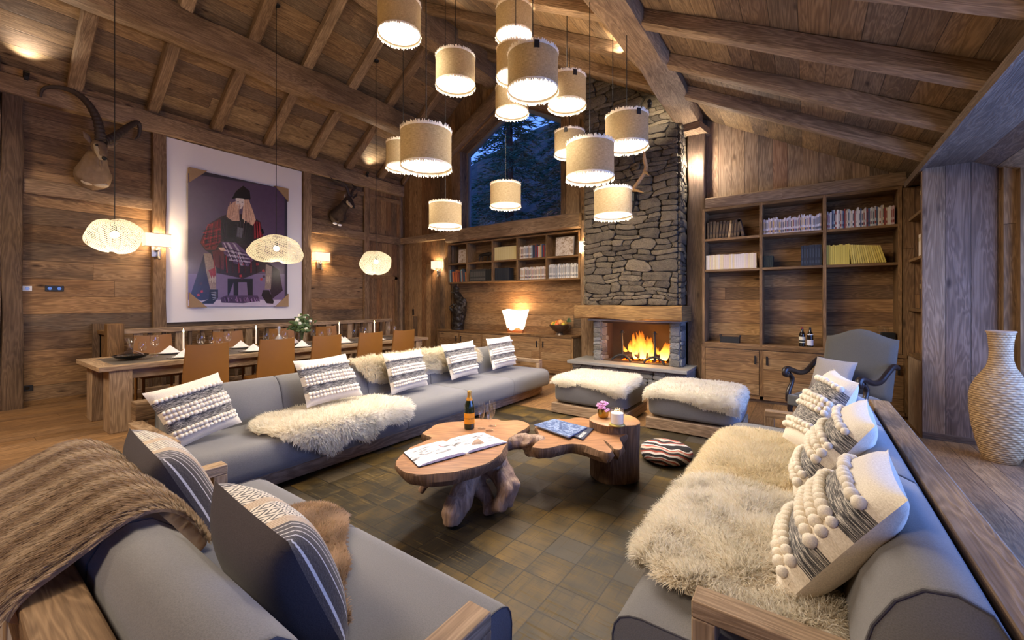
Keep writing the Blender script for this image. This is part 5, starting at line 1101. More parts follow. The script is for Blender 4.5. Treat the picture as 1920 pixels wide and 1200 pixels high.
for s_ in (-1, 1): MB().box((cx+s_*.13-.004, 7.24, .835), (cx+s_*.13+.004, 7.37, .955)).tube([(cx+s_*.135, 7.25, .95), (cx+s_*.14, 7.25, .985)], .008, 6).tube([(cx+s_*.135, 7.36, .95), (cx+s_*.14, 7.36, .985)], .008, 6).build('end_panel', M['blackm'], bsk, bevel=.002)
gx = at(1655, 640, Y=7.35); g_ = thing('wine_glass', 'empty wine glass standing on the cupboard behind the armchair', 'glass', (gx.x, 7.35, .83)); GPR = [(.004, .085), (.02, .095), (.034, .125), (.036, .155), (.028, .195), (.0272, .195), (.034, .155), (.032, .127), (.019, .099), (.0001, .092)]
def wineglass(root, loc, k=1.):
    x, y, z = loc
    MB().lathe([(a*k, h*k) for a, h in GPR], loc, 18).build('bowl', M['glass'], root); MB().lathe([(.032*k, 0), (.032*k, .003), (.004, .009), (.003, .02), (.004, .088*k)], loc, 18).build('stem', M['glass'], root)
wineglass(g_, (gx.x, 7.35, .831), 1.8)
tag(MB().box((.80, 7.22, .831), (.93, 7.4, 1.1)).box((.81, 7.218, .95), (.92, 7.22, .98), m=1).build('black_box', [plain('black_case', '181614', .5), plain('case_band', '8a7a5a', .5)], bevel=.004), 'black case standing on the cupboard at the right end of the bookcase', 'box')
# ------------------------------------------------------------------ armchair
ac = thing('armchair', 'grey high-backed armchair with dark scrolled wooden arms', 'armchair', (0, 0, 0)); ORG[ac.name] = V((0, 0, 0))
M['darkw'] = plain('dark_walnut', '241a16', .35, noise=.3, nscale=30.)
b = MB(); pts = [(-.34, 0, .36), (.34, 0, .36)]
def seatf(a, c):
    x = (a-.5)*.70; y = .02+c*.62; k = ((1-abs(2*a-1)**6)*(1-abs(2*c-1)**6)); return V((x, y, .40+.075*k))
b.box((-.35, .0, .30), (.35, .66, .42)); b.grid(seatf, 16, 16); b.build('seat', M['greyd'], ac, bevel=.02, seg=3)
N = 20; vs = []; 
def bkp(a, c, side):
    x = (a-.5)*.72; top = 1.13+.05*math.cos((a-.5)*2*math.pi)-.0*abs(a-.5); z = .42+(top-.42)*c; y = -.02-.16*c+side*(.055*((1-abs(2*a-1)**8)*(1-abs(2*c-1)**8))**.5)
    return V((x, y+.03, z))
b = MB(); b.grid(lambda a, c: bkp(a, c, 1), N, N, flip=True); b.grid(lambda a, c: bkp(a, c, -1), N, N); b.build('backrest', M['greyd'], ac, ang=180, orient=True)
def spline(pts, rad, m=5):
    P_ = [V(p) for p in pts]; out = []; ro = []
    for k in range(len(P_)-1):
        a, b_, c, d_ = P_[max(k-1, 0)], P_[k], P_[k+1], P_[min(k+2, len(P_)-1)]
        for j in range(m):
            f = j/m; out.append(.5*((2*b_)+(c-a)*f+(2*a-5*b_+4*c-d_)*f*f+(3*b_-a-3*c+d_)*f**3)); ro.append(rad[k]*(1-f)+rad[k+1]*f)
    return out+[P_[-1]], ro+[rad[-1]]
for s_ in (-1, 1):
    x = s_*.37
    MB().tube(*spline([(x, -.08, .78), (x, -.0, .80), (x, .12, .74), (x, .26, .66), (x, .40, .655), (x, .52, .69), (x, .60, .71), (x, .655, .70), (x, .665, .66), (x, .63, .64), (x, .60, .66), (x, .615, .68)], [.028, .03, .03, .03, .03, .03, .034, .034, .03, .026, .02, .012]), 10).build('arm', M['darkw'], ac)
    MB().tube(*spline([(x, .58, .66), (x, .53, .60), (x, .54, .53), (x, .58, .47), (x, .60, .42), (x, .60, .33)], [.022, .028, .024, .026, .03, .03]), 10).build('arm_post', M['darkw'], ac)
    MB().tube([(x*.92, .60, .32), (x*.92, .62, .25), (x*.92, .59, .17), (x*.92, .62, .08), (x*.92, .63, .02), (x*.92, .63, 0)], [.032, .026, .022, .026, .034, .034], 10).build('leg', M['darkw'], ac)
    MB().tube([(x*.9, .04, .32), (x*.9, .0, .2), (x*.9, -.06, .02), (x*.9, -.07, 0)], [.03, .024, .026, .026], 8).build('leg', M['darkw'], ac)
MB().tube([(-.33, .58, .16), (-.15, .58, .18), (0, .58, .22), (.15, .58, .18), (.33, .58, .16)], .02, 8).build('stretcher', M['darkw'], ac)
ac.location = (.44, 6.22, 0); ac.rotation_euler = (0, 0, math.radians(180-30+0))
fa = V((-.5, -.866, 0)); ra = V((.866, -.5, 0)); cc_ = V((.44, 6.22, 0))+fa*.14-ra*.10
pillow('small light grey linen cushion on the armchair', [cc_-ra*.21+fa*.0+V((0, 0, .84)), cc_+ra*.21+V((0, 0, .82)), cc_+ra*.20+fa*.16+V((0, 0, .46)), cc_-ra*.22+fa*.16+V((0, 0, .46))], .15, fa, [M['greyl'], M['greyl']], None, poms=False)
# ------------------------------------------------------------------ tall woven vase
t = NT('wicker'); uv = t.n('UVMap'); s = t.n('SeparateXYZ', uv); co = t.n('TexCoord', out=3)
nz = t.noise(co, 30., 3.); h_ = t.ma('ABSOLUTE', t.ma('SINE', t.ma('MULTIPLY', s, 142.8)))
t.p('Base Color', t.mix(t.ma('MULTIPLY', t.ma('MULTIPLY', nz, 1.7), h_, None, True), lin('5e4228'), lin('bc9a6c'))); t.p('Roughness', .6); t.p('Specular IOR Level', .35); M['wicker'] = t.mat
VP = [(.11, 0), (.12, .02), (.135, .06), (.17, .2), (.197, .36), (.208, .5), (.208, .6), (.196, .68), (.165, .76), (.125, .83), (.094, .89), (.078, .96), (.076, 1.05), (.082, 1.14), (.092, 1.21), (.09, 1.22)]
prof = []
for i in range(len(VP)-1):
    k = max(1, int(math.dist(VP[i], VP[i+1])/.006))
    for j in range(k): prof.append((VP[i][0]*(1-j/k)+VP[i+1][0]*j/k, VP[i][1]*(1-j/k)+VP[i+1][1]*j/k))
prof.append(VP[-1]); b = MB()
b.lathe([(r, z) for r, z in prof], (1.49, 5.86, 0), 120, wob=lambda q, z: 1+.022*math.sin(q*20+math.pi*math.floor(z/.022))*abs(math.sin(z*math.pi/.022))**.5+.008*math.sin(q*7+z*40))
b.f.pop(); b.uv.pop(); b.m.pop()
vz = thing('floor_vase', 'tall bottle-shaped woven wicker floor vase in the window bay', 'vase', (1.49, 5.86, 0)); b.build('body', M['wicker'], vz, ang=180)
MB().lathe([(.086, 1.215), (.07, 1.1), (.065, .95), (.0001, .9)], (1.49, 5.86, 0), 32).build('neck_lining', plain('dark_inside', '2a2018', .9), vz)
MB().tube([(1.49+.093*math.cos(k*.3491), 5.86+.093*math.sin(k*.3491), 1.22) for k in range(19)], .009, 6).build('rim', plain('wicker_rim', 'a88a6c', .7), vz)
# ------------------------------------------------------------------ dining table
dt = thing('dining_table', 'long dining table of old wood with a dark inset top and square legs', 'table', (-6.99, 3.57, 0))
M['tinset'] = plain('slate_inset', '5a544e', .45, noise=.2, nscale=12.)
TX0, TX1, TY0, TY1, TT = -7.59, -6.40, 1.11, 6.03, .77
b = MB(); b.box((TX0, TY0, TT-.055), (TX0+.13, TY1, TT), 1); b.box((TX1-.13, TY0, TT-.055), (TX1, TY1, TT), 1); b.box((TX0+.13, TY0, TT-.055), (TX1-.13, TY0+.15, TT), 0); b.box((TX0+.13, TY1-.15, TT-.055), (TX1-.13, TY1, TT), 0)
b.build('top_frame', M['furn'], dt, bevel=.005)
MB().box((TX0+.13, TY0+.15, TT-.04), (TX1-.13, TY1-.15, TT-.004)).build('top_inset', M['tinset'], dt)
for x0, x1 in ((TX0+.08, TX0+.12), (TX1-.12, TX1-.08)): MB().box((x0, TY0+.1, TT-.17), (x1, TY1-.1, TT-.055), 1).build('apron', M['furn'], dt, bevel=.004)
for x, y, w_ in ((TX1-.30, TY0+.09, .27), (TX0+.03, TY0+.09, .27), (TX1-.2, TY1-.3, .17), (TX0+.03, TY1-.3, .17)):
    MB().box((x, y, 0), (x+w_, y+w_*.75, TT-.055), 2).build('leg', M['furn'], dt, bevel=.008)
M['ochre'] = plain('ochre_leather', '805420', .5, noise=.08, nscale=6., bump=.03); M['chairleg'] = plain('dark_chair_leg', '3a2a1c', .5)
def make_chair():
    r_ = thing('dining_chair', 'x', 'chair', (0, 0, 0), 'ochre leather dining chairs')
    def bk(side):
        def f(a, c):
            x = (a-.5)*(.50-.06*c); z = .40+.60*c-.012*(1-abs(2*a-1)**2)*c; return V((x, -.20-.07*c-.03*(1-(2*a-1)**2)+side*.014, z))
        return f
    b = MB(); b.grid(bk(1), 10, 8); b.grid(bk(-1), 10, 8, flip=True)
    ed = lambda a, c: [b.add([bk(1)(*a), bk(1)(*c), bk(-1)(*c), bk(-1)(*a)], [(0, 1, 2, 3)])]
    for k in range(10): ed((k/10, 1), ((k+1)/10, 1)); ed((k/10, 0), ((k+1)/10, 0))
    for k in range(8): ed((0, k/8), (0, (k+1)/8)); ed((1, k/8), (1, (k+1)/8))
    b.build('backrest', M['ochre'], r_, ang=50, orient=True)
    MB().box((-.24, -.22, .41), (.24, .25, .465)).build('seat', M['ochre'], r_, bevel=.018, seg=3)
    for x in (-.21, .21):
        MB().tube([(x, -.19, .41), (x, -.21, 0)], .018, 8).build('leg', M['ochre'], r_); MB().tube([(x, .21, .41), (x, .22, 0)], .018, 8).build('leg', M['ochre'], r_)
    return r_
ch0 = make_chair(); used = False
ords = ['first', 'second', 'third', 'fourth', 'fifth']
near = [(-6.18, y, 90, 'ochre leather dining chair between table and long sofa, %s from the near end') for y in (1.97, 2.80, 3.52, 4.29, 5.0)]
far = [(-7.86, y, -90, 'ochre leather dining chair on the far side of the table, %s from the near end') for y in (2.0, 3.0, 3.9, 4.8)]
for grp in (near, far):
    for k, (x, y, a, l) in enumerate(grp):
        c = ch0 if not used else copy_tree(ch0); used = True
        c.location = (x, y, 0); c.rotation_euler = (0, 0, math.radians(a+R.uniform(-3, 3))); c['label'] = l % ords[k]
M['china'] = plain('white_china', 'e8e6e4', .25); M['napkin'] = plain('white_napkin', 'ebe4e2', .9, sheen=.2); M['steel'] = plain('cutlery_steel', 'b8b4b0', .25, metal=1.)
TP = TT+.001
def setting(x, y, s_, pl):
    """one place setting; s_=+1 guests sit on the window-sofa side"""
    r_ = thing('dinner_plate', 'white dinner plate, '+pl, 'plate', (x, y, TP), 'dinner plates'); MB().lathe([(.0001, .0), (.09, .0), (.135, .012), (.137, .016), (.10, .008), (.0001, .006)], (x, y, TP), 28).build('plate', M['china'], r_, ang=60)
    n_ = MB(); z = TP+.012; h_ = .105
    n_.add([(x, y-.12, z), (x+.03, y, z), (x, y+.12, z), (x-.03, y, z), (x, y, z+h_), (x+.005, y-.06, z+h_*.45)], [(0, 1, 4), (1, 2, 4), (2, 3, 4), (3, 0, 4), (0, 3, 2, 1)])
    tag(n_.build('napkin', M['napkin'], smooth=False), 'white folded napkin, '+pl, 'napkin', 'folded napkins')
    for d_, nm in ((-.17, 'fork'), (.17, 'knife'), (.195, 'spoon')):
        o = MB().tube([(x-.09, y+d_*s_, TP+.004), (x+.03, y+d_*s_, TP+.004), (x+.09, y+d_*s_, TP+.005)], [.003, .0035, .008], 6, flat=.3).build(nm, M['steel']); tag(o, 'steel %s, %s' % (nm, pl), nm, 'cutlery on the dining table')
for k, y in enumerate((2.0, 2.9, 3.72, 4.6)): setting(-7.34, y, -1, 'wall side of the dining table, %s place from the near end' % ords[k])
for k, y in enumerate((1.97, 2.80, 3.52, 4.29, 5.0)): setting(-6.66, y, 1, 'sofa side of the dining table, %s place from the near end' % ords[k])
gl = thing('wine_glass', 'x', 'glass', (0, 0, 0), 'wine glasses on the dining table'); wineglass(gl, (0, 0, 0), 1.12); gused = False
def gnear(u, v=670): return None
GL = [(267, 1.0), (290, 1.3), (377, 1.3), (397, 1.05), (411, 1.0), (427, 1.3), (499, 1.2), (512, 1.0), (534, 1.15), (587, 1.15), (602, 1.05), (617, 1.1), (663, 1.05), (677, 1.0), (684, 1.15), (729, 1.05), (740, 1.1)]
for k, (u, s_) in enumerate(GL):
    x = -7.16 if k % 2 else -6.9; p = at(u, 640, X=x); c = gl if not gused else copy_tree(gl); gused = True
    c.location = (x, p.y, TP); c.scale = (s_, s_, s_)
    c['label'] = 'clear %s wine glass on the dining table, %s counted from the near end' % ('large' if s_ > 1.1 else 'small', (ords+['sixth', 'seventh', 'eighth', 'ninth', 'tenth', 'eleventh', 'twelfth', 'thirteenth', 'fourteenth', 'fifteenth', 'sixteenth', 'seventeenth'])[k])
M['wax2'] = plain('candle_wax', 'f0eae0', .4, emit='ffcf90', es=.15)
for k, (u, l) in enumerate(((344, 'first from the near end'), (480, 'second from the near end'), (636, 'third from the near end'), (702, 'at the far end'))):
    p = at(u, 640, X=-7.0); q = (-7.0, p.y, TP); r_ = thing('table_candle', 'burning white candle in a gold holder on the dining table, %s' % l, 'candle', q, 'lit candles on the dining table')
    MB().lathe([(.035, 0), (.035, .006), (.012, .014), (.014, .05), (.019, .075), (.0001, .075)], q, 16).build('holder', M['gold'], r_)
    MB().lathe([(.0115, .07), (.0105, .30), (.0001, .302)], q, 12).build('wax', M['wax2'], r_)
    MB().lathe([(.0001, .302), (.010, .320), (.008, .332), (.0001, .362)], q, 10).build('flame', M['cflame'], r_)
    light('candle_glow', 'POINT', V(q)+V((0, 0, .38)), 1.2, (1, .62, .3), .02)
dx, dy = -7.0, at(245, 660, X=-7.0).y
dd = thing('decanter', 'wide clear glass decanter lying in a black dish at the near end of the table', 'decanter', (dx, dy, TP))
MB().lathe([(.03, .004), (.135, .02), (.175, .05), (.18, .055), (.17, .045), (.0001, .018)], (dx, dy, TP), 36).build('black_dish', plain('black_lacquer', '141210', .2), dd)
MB().lathe([(.0001, .03), (.12, .035), (.13, .055), (.09, .085), (.035, .11), (.026, .15), (.036, .22), (.062, .275), (.06, .275), (.032, .215), (.022, .15)], (dx, dy, TP), 32).build('glass_body', M['glass'], dd)
q = (-7.0, at(523, 630, X=-7.0).y, TP); sh = thing('cut_glass_bottle', 'tall cut crystal bottle with a stopper in the middle of the dining table', 'bottle', q)
M['crystal'] = plain('crystal', 'd8dade', .12, metal=.6, noise=.5, nscale=70.)
MB().lathe([(.05, 0), (.058, .02), (.055, .13), (.03, .17), (.016, .2), (.018, .27)], q, 12).build('glass_body', M['crystal'], sh, ang=20); MB().lathe([(.02, .27), (.024, .29), (.02, .33), (.0001, .335)], q, 8).build('stopper', M['crystal'], sh)
q = V((-7.0, at(566, 630, X=-7.0).y, TP)); fl = thing('flower_vase', 'glass vase with white roses and green foliage on the dining table', 'flowers', q)
MB().lathe([(.0001, .004), (.055, .0), (.06, .03), (.055, .2), (.065, .26), (.062, .26), (.052, .2), (.055, .03)], q, 20).build('glass_vase', M['glass'], fl)
M['leafg'] = plain('foliage_green', '4e6238', .6, noise=.3, nscale=15.); M['rose'] = plain('white_rose', 'e4e0c8', .6, sheen=.2)
b = MB()
for k in range(26):
    a = k*2.4; rr = R.uniform(.05, .26); top = q+V((math.cos(a)*rr, math.sin(a)*rr, .34+R.uniform(-.02, .20)-rr*.35)); mid = q+V((math.cos(a)*.03, math.sin(a)*.03, .2)); b.tube([q+V((0, 0, .02)), mid, top], .003, 4)
    for j in range(9):
        p = mid.lerp(top, .35+j*.08); d_ = V((R.gauss(0, 1), R.gauss(0, 1), R.uniform(-.2, 1))).normalized(); b.tube([p, p+d_*.035, p+d_*.075], [.004, .019, .002], 4, flat=.25)
    if k % 2 == 0:
        b2 = MB()
        for j in range(9): d_ = V((R.gauss(0, 1), R.gauss(0, 1), R.gauss(0, 1))).normalized(); b2.ball(top*1+d_*.012-V((math.cos(a)*rr*.35, math.sin(a)*rr*.35, -.02)), .022, 6, 4, sc_=(1, 1, .8))
        b2.build('rose', M['rose'], fl, ang=180)
b.build('foliage', M['leafg'], fl, ang=60)
# balustrade behind the table
bl = thing('balustrade', 'wooden stair balustrade with a square newel post behind the dining table', 'railing', (-8.5, 4.3, 0)); BX = -8.5
MB().box((BX-.09, 1.55, 0), (BX+.09, 1.74, 1.17), 2).build('newel_post', M['shelf'], bl, bevel=.006)
MB().box((BX-.06, 1.74, 1.01), (BX+.06, 6.75, 1.085), 1).build('top_rail', M['furn'], bl, bevel=.006)
MB().box((BX-.04, 1.74, .08), (BX+.04, 6.75, .15), 1).build('bottom_rail', M['furn'], bl, bevel=.006)
for k in range(28): MB().box((BX-.02, 1.86+k*.175, .15), (BX+.02, 1.86+k*.175+(.05 if k % 3 else .11), 1.01), 2).build('baluster', M['beamd'] if k % 3 else M['furn'], bl)
MB().box((BX-.6, 1.55, 1.0), (BX-.09, 1.66, 1.06), 0).build('top_rail', M['shelf'], bl, bevel=.004)
for k in range(4): MB().box((BX-.2-k*.12, 1.58, .1), (BX-.17-k*.12, 1.63, 1.0), 2).build('baluster', M['shelf'], bl)
MB().box((-9.08, 1.50, 0), (-9.03, 1.75, 1.16), 2).build('wall_post', M['beamd'], bl)
# ------------------------------------------------------------------ woven pendants
t = NT('net_shade'); uv = t.n('UVMap'); s = t.n('SeparateXYZ', uv); a_ = t.ma('MULTIPLY', s, 46.); c_ = t.ma('MULTIPLY', s.node.outputs[1], 22.)
d1 = t.ma('ABSOLUTE', t.ma('SINE', t.ma('MULTIPLY', t.ma('ADD', a_, c_), math.pi))); d2 = t.ma('ABSOLUTE', t.ma('SINE', t.ma('MULTIPLY', t.ma('SUBTRACT', a_, c_), math.pi)))
hole_ = t.ma('GREATER_THAN', t.ma('MINIMUM', d1, d2), .45)
df = t.n('BsdfDiffuse', lin('ddd2b6')); tl = t.n('BsdfTranslucent', lin('e0d6ba')); ms = t.n('MixShader', .35, df, tl); tp = t.n('BsdfTransparent', (1, 1, 1, 1)); m2 = t.n('MixShader', hole_, ms, tp); t.t.links.new(m2, t.out.inputs[0]); t.t.nodes.remove(t.b); M['net'] = t.mat
M['bulb'] = plain('bulb_glass', 'ffffff', .4, emit='ffeccc', es=22.); M['cable'] = plain('black_cable', '100e0d', .6)
for k, (u, v, w_, h_, l, ph, X_) in enumerate(((215, 443, .54, .40, 'round woven net pendant lamp over the near end of the dining table', .5, -7.0), (518, 468, .84, .40, 'wide wavy woven net pendant lamp in front of the framed picture', 2.2, -7.0), (705, 493, .60, .46, 'small lumpy woven net pendant lamp over the far end of the dining table', 4.1, -7.0))):
    p = at(u, v, X=X_); r_ = thing('pendant_lamp', l, 'lamp', p, 'woven pendants over the dining table')
    def f(a, c, p=p, w_=w_, h_=h_, ph=ph, k=k):
        th = 2*math.pi*a; f_ = math.pi*(.04+.92*c); sr = math.sin(f_)**.75; r = w_/2*sr*(1+.06*math.sin(2*th+ph)+.05*math.sin(3*th+2*ph+3*f_)+.03*math.sin(5*th-4*f_)); z = math.cos(f_)*h_/2*(1+.04*math.sin(3*th+ph*2))+h_*.14*math.sin(2*th+ph)*sr*(1.1 if k == 1 else .5)
        return p+V((r*math.cos(th), r*math.sin(th), z))
    MB().grid(f, 80, 36).build('net_shade', M['net'], r_, ang=180)
    MB().ball(p+V((0, 0, .02)), .042, 14, 10).build('bulb', M['bulb'], r_); MB().lathe([(.02, .05), (.022, .12), (.008, .14)], p, 10).build('socket', M['black'], r_)
    zc = zl(p.x)-(.16 if min(abs(p.y-y) for y in LY) < .12 else .01); MB().tube([p+V((0, 0, .13)), (p.x, p.y, zc)], .005, 6).build('cable', M['cable'], r_); MB().lathe([(.0001, -.02), (.05, -.02), (.06, 0)], (p.x, p.y, zc), 16).build('ceiling_rose', M['black'], r_)
    light('pendant_bulb', 'POINT', p+V((0, 0, -.045)), 9, (1, .9, .74), .05)
# ------------------------------------------------------------------ drum lamps
t = NT('linen_shade'); uv = t.n('UVMap'); s = t.n('SeparateXYZ', uv); t.t.nodes.remove(t.b)
na = t.noise(t.xyz(t.ma('MULTIPLY', s, 30.), t.ma('MULTIPLY', s.node.outputs[1], 700.)), 1., 2.); nb = t.noise(t.xyz(t.ma('MULTIPLY', s, 260.), t.ma('MULTIPLY', s.node.outputs[1], 40.)), 1., 2.)
cc = t.ramp(t.ma('MULTIPLY', t.ma('ADD', na, nb), .5), [(.35, lin('8c7a5c')), (.55, lin('b09c78')), (.7, lin('c8b48e'))])
ms = t.n('MixShader', .30, t.n('BsdfDiffuse', cc), t.n('BsdfTranslucent', cc)); t.t.links.new(ms, t.out.inputs[0]); M['linen'] = t.mat
M['diff'] = plain('lamp_diffuser', 'ffffff', .6, emit='fff3e2', es=1.5); M['fringe'] = plain('frayed_linen', 'ecdcc0', .9)
M['clip'] = plain('leather_clip', '201812', .6)
DR = .45
rt = thing('drum_lamp', 'x', 'lamp', (0, 0, 0), 'linen drum lamps hanging over the seating area')
a_ = DR/2; hh = .30
def drum_parts(rt, h_):
    b = MB(); b.lathe([(a_, 0), (a_, h_*.5), (a_, h_)], n=64); b.f = b.f[:-2]; b.uv = b.uv[:-2]; b.m = b.m[:-2]
    b.lathe([(a_-.004, h_), (a_-.004, 0)], n=64); b.f = b.f[:-2]; b.uv = b.uv[:-2]; b.m = b.m[:-2]; b.build('linen_shade', M['linen'], rt, ang=180)
    b = MB(); b.lathe([(.0001, .012), (a_-.006, .012)], n=48); b.build('diffuser', M['diff'], rt)
    r = random.Random(3)
    for z, s_ in ((0, -1), (h_, 1)):
        b = MB()
        for k in range(150):
            th = k/150*2*math.pi; L = r.uniform(.016, .036); p = V((a_*math.cos(th), a_*math.sin(th), z)); o_ = V((math.cos(th+r.uniform(-.8, .8)), math.sin(th+r.uniform(-.8, .8)), 0))*r.uniform(.0, .012)
            tg = V((-math.sin(th), math.cos(th), 0))*.0055; e_ = p+o_+V((0, 0, s_*L)); b.add([p-tg, p+tg, e_+tg*.6, e_-tg*.6], [(0, 1, 2, 3)])
        b.lathe([(a_+.003, z-.006), (a_+.003, z+.006)], n=64); b.f = b.f[:-2]; b.uv = b.uv[:-2]; b.m = b.m[:-2]
        b.build('frayed_edge', M['fringe'], rt)
    MB().box((-.022, a_-.008, h_-.05), (.022, a_+.008, h_+.012)).build('clip', M['clip'], rt)
drum_parts(rt, hh)
DL = [(749, 38, 78, 'near the top edge of the view, left of the others'), (854, 135, 73, 'in front of the ridge beam, left of the central cluster'), (964, 45, 68, 'topmost of the central cluster'), (967, 120, 72, 'behind the big central shade'), (999, 138, 94, 'biggest and nearest, in the middle of the central cluster'), (960, 190, 62, 'lowest left of the central cluster, over the window peak'), (1063, 174, 70, 'right side of the central cluster, in front of the chimney top'), (1068, 270, 56, 'half hidden at the right edge of the window'), (1106, 303, 88, 'large one between window and chimney'), (1175, 248, 78, 'in front of the upper right of the chimney'), (799, 281, 94, 'large one left of the window'), (756, 293, 62, 'half hidden behind the large one left of the window'), (948, 367, 57, 'small one in front of the dark window'), (1149, 382, 69, 'low one in front of the chimney stones'), (835, 404, 60, 'lowest one, above the left wall lamp by the shelf')]
first = True
for k, (u, v, w_, l) in enumerate(DL):
    d = DR*780/w_; r = (u-960)/780; x, y, z = d*(r*C_-S_), d*(r*S_+C_), 1.5+(566-v)/780*d
    o = rt if first else copy_tree(rt); first = False
    o.location = (x, y, z-hh/2); o.rotation_euler = (0, 0, R.uniform(-.6, .6)+(0 if k not in (4, 6, 7, 9) else -2.6)); o['label'] = 'fringed linen drum lamp, '+l
    b = MB(); top = min(zr(x) if x > XR else zl(x), 9); b.tube([(x, y, z+hh*.3), (x, y, top-.02)], .0045, 5)
    c = b.build('cable', M['cable']); c.parent = o; c.location = -V(o.location)
    c.matrix_parent_inverse = (Matrix.Translation(o.location)@Matrix.Rotation(o.rotation_euler.z, 4, 'Z')).inverted()@Matrix.Translation(o.location); 
    light('drum_down', 'AREA', (x, y, z-hh/2-.01), 17, WARM2, .40)
    light('drum_bulb', 'POINT', (x, y, z+.03), 7, WARM, .06)
    for s_ in (0, 2.1, 4.2):
        pass
# ------------------------------------------------------------------ framed picture
pn_ = MB(); pn_.box((XL, 2.41, 1.14), (XL+.05, 4.78, 4.36)); tag(pn_.build('white_wall_panel', plain('white_plaster', 'ece6e2', .7)), 'white plaster panel between two posts behind the framed picture', 'panel', kind='structure')
fr = thing('framed_picture', 'large framed fashion print of a seated person in a tartan coat, wooden corner brackets', 'picture', (XL+.09, 3.6, 2.6)); AX = XL+.115
MB().box((XL+.05, 2.735, 1.42), (XL+.11, 4.44, 3.88)).build('backing', plain('frame_edge', '2c2430', .5), fr)
LAY = [0]
def A(pts, col, name='g'):
    """patch of the print given in the picture's own pixels (978 x 1200 crop)"""
    LAY[0] += 1; P_ = [at(330+x/4.445, 320+y/4.445, X=AX+.0001*LAY[0]) for x, y in pts]; return (P_, col)
art = [A([(100, 20), (905, 150), (905, 1110), (100, 1110)], '54425a'), A([(100, 860), (905, 860), (905, 1075), (100, 1075)], '6e5c7c'), A([(100, 1075), (905, 1075), (905, 1130), (100, 1130)], 'b8acbe'),
 A([(230, 700), (120, 1040), (210, 1085), (330, 1060), (300, 840)], '241c34'), A([(700, 720), (860, 830), (890, 1000), (800, 1070), (760, 900)], '2a1c2a'),
 A([(280, 440), (380, 380), (470, 350), (640, 380), (705, 430), (730, 560), (700, 660), (760, 720), (740, 830), (560, 900), (330, 850), (300, 700), (240, 660), (200, 600), (240, 500)], '2a1a22'),
 A([(290, 440), (370, 400), (380, 570), (330, 660), (250, 660), (205, 600), (240, 510)], '6a2028'), A([(650, 420), (700, 430), (725, 550), (650, 570)], '702028'), A([(300, 670), (400, 650), (400, 830), (330, 800)], '581c28'),
 A([(370, 400), (640, 390), (650, 580), (600, 620), (400, 590), (375, 500)], '1e161c'), A([(510, 470), (560, 480), (550, 560), (505, 550)], '5a5660'),
 A([(380, 590), (500, 600), (600, 690), (660, 720), (600, 800), (480, 770), (400, 690)], '5c4468'), A([(420, 600), (440, 600), (560, 790), (540, 790)], 'a898b0'), A([(470, 600), (490, 610), (600, 770), (580, 780)], 'a090a8'), A([(350, 640), (400, 640), (420, 670), (370, 665)], 'd0a89a'),
 A([(230, 690), (290, 690), (335, 820), (335, 990), (285, 990), (250, 830)], '8a7468'), A([(270, 830), (320, 810), (335, 880), (300, 905)], '8a2c34'), A([(750, 780), (800, 800), (790, 990), (740, 990)], '84706a'),
 A([(280, 990), (350, 990), (350, 1060), (310, 1110), (220, 1110), (220, 1095), (275, 1070)], '14101a'), A([(725, 995), (775, 995), (815, 1090), (810, 1110), (755, 1105), (712, 1040)], '14101a'),
 A([(430, 900), (640, 900), (640, 1070), (600, 1070), (590, 930), (520, 930), (520, 1070), (480, 1070), (480, 930), (430, 1070)], '16121a'), A([(370, 1060), (420, 1040), (680, 1040), (700, 1085), (560, 1105), (380, 1100)], '43304e'),
 A([(480, 260), (520, 250), (530, 420), (470, 420), (420, 380), (435, 300)], 'c49a84'), A([(565, 240), (600, 230), (640, 330), (665, 410), (640, 460), (600, 430), (550, 400)], 'cfa58c'),
 A([(495, 225), (565, 230), (570, 275), (545, 318), (520, 320), (500, 280)], 'e0c4bc'), A([(465, 235), (500, 170), (560, 125), (615, 170), (622, 235), (585, 260), (560, 232), (510, 228)], '18121a'),
 A([(508, 258), (524, 256), (524, 263), (508, 264)], '30202a'), A([(545, 260), (560, 262), (560, 268), (545, 266)], '30202a'), A([(520, 296), (540, 298), (532, 304)], '8a4a50'), A([(530, 268), (538, 284), (528, 285)], 'c49c92')]
for k in range(26):
    x, y = R.choice([(R.uniform(225, 365), R.uniform(440, 640)), (R.uniform(655, 715), R.uniform(440, 640)), (R.uniform(310, 740), R.uniform(760, 900)), (R.uniform(140, 260), R.uniform(860, 1040))]); art.append(A([(x, y), (x+18, y-6), (x+24, y+14), (x+4, y+20)], R.choice(['a02c34', '8a2430', '181218', '3a2030'])))
def strip(x0, y0, x1, y1, w_, c): art.append(A([(x0-w_, y0), (x0+w_, y0), (x1+w_, y1), (x1-w_, y1)], c))
for k in range(16):
    x = 440+k*5.5; strip(x+12, 270+R.uniform(-10, 20), x-8+R.uniform(-6, 6), 400+R.uniform(-30, 20), 2.2, R.choice(['d0a88e', 'b48c76', 'c89c84', 'a07866']))
    x = 570+k*5.5; strip(572+k*2.2, 240, x, 420+R.uniform(-30, 30), 2.4, R.choice(['dcb49a', 'bc927c', 'd0a48a', 'a88070']))
for k in range(9): strip(228+k*17, 650-abs(k-4)*12, 262+k*14, 460-k*6, 2., ['c23a40', '120e14', '8a2430'][k % 3])
for k in range(9): art.append(A([(222+k*3, 500+k*17), (372, 470+k*17), (372, 474+k*17), (222+k*3, 505+k*17)], ['120e14', 'a83038', '120e14'][k % 3]))
for k in range(5): strip(660+k*11, 560, 656+k*9, 430, 2., ['c23a40', '120e14'][k % 2])
for k in range(8): art.append(A([(310+k*52, 700+10*(k % 3)), (316+k*52, 700), (330+k*50, 850), (322+k*50, 855)], ['8a2430', '3a1620'][k % 2]))
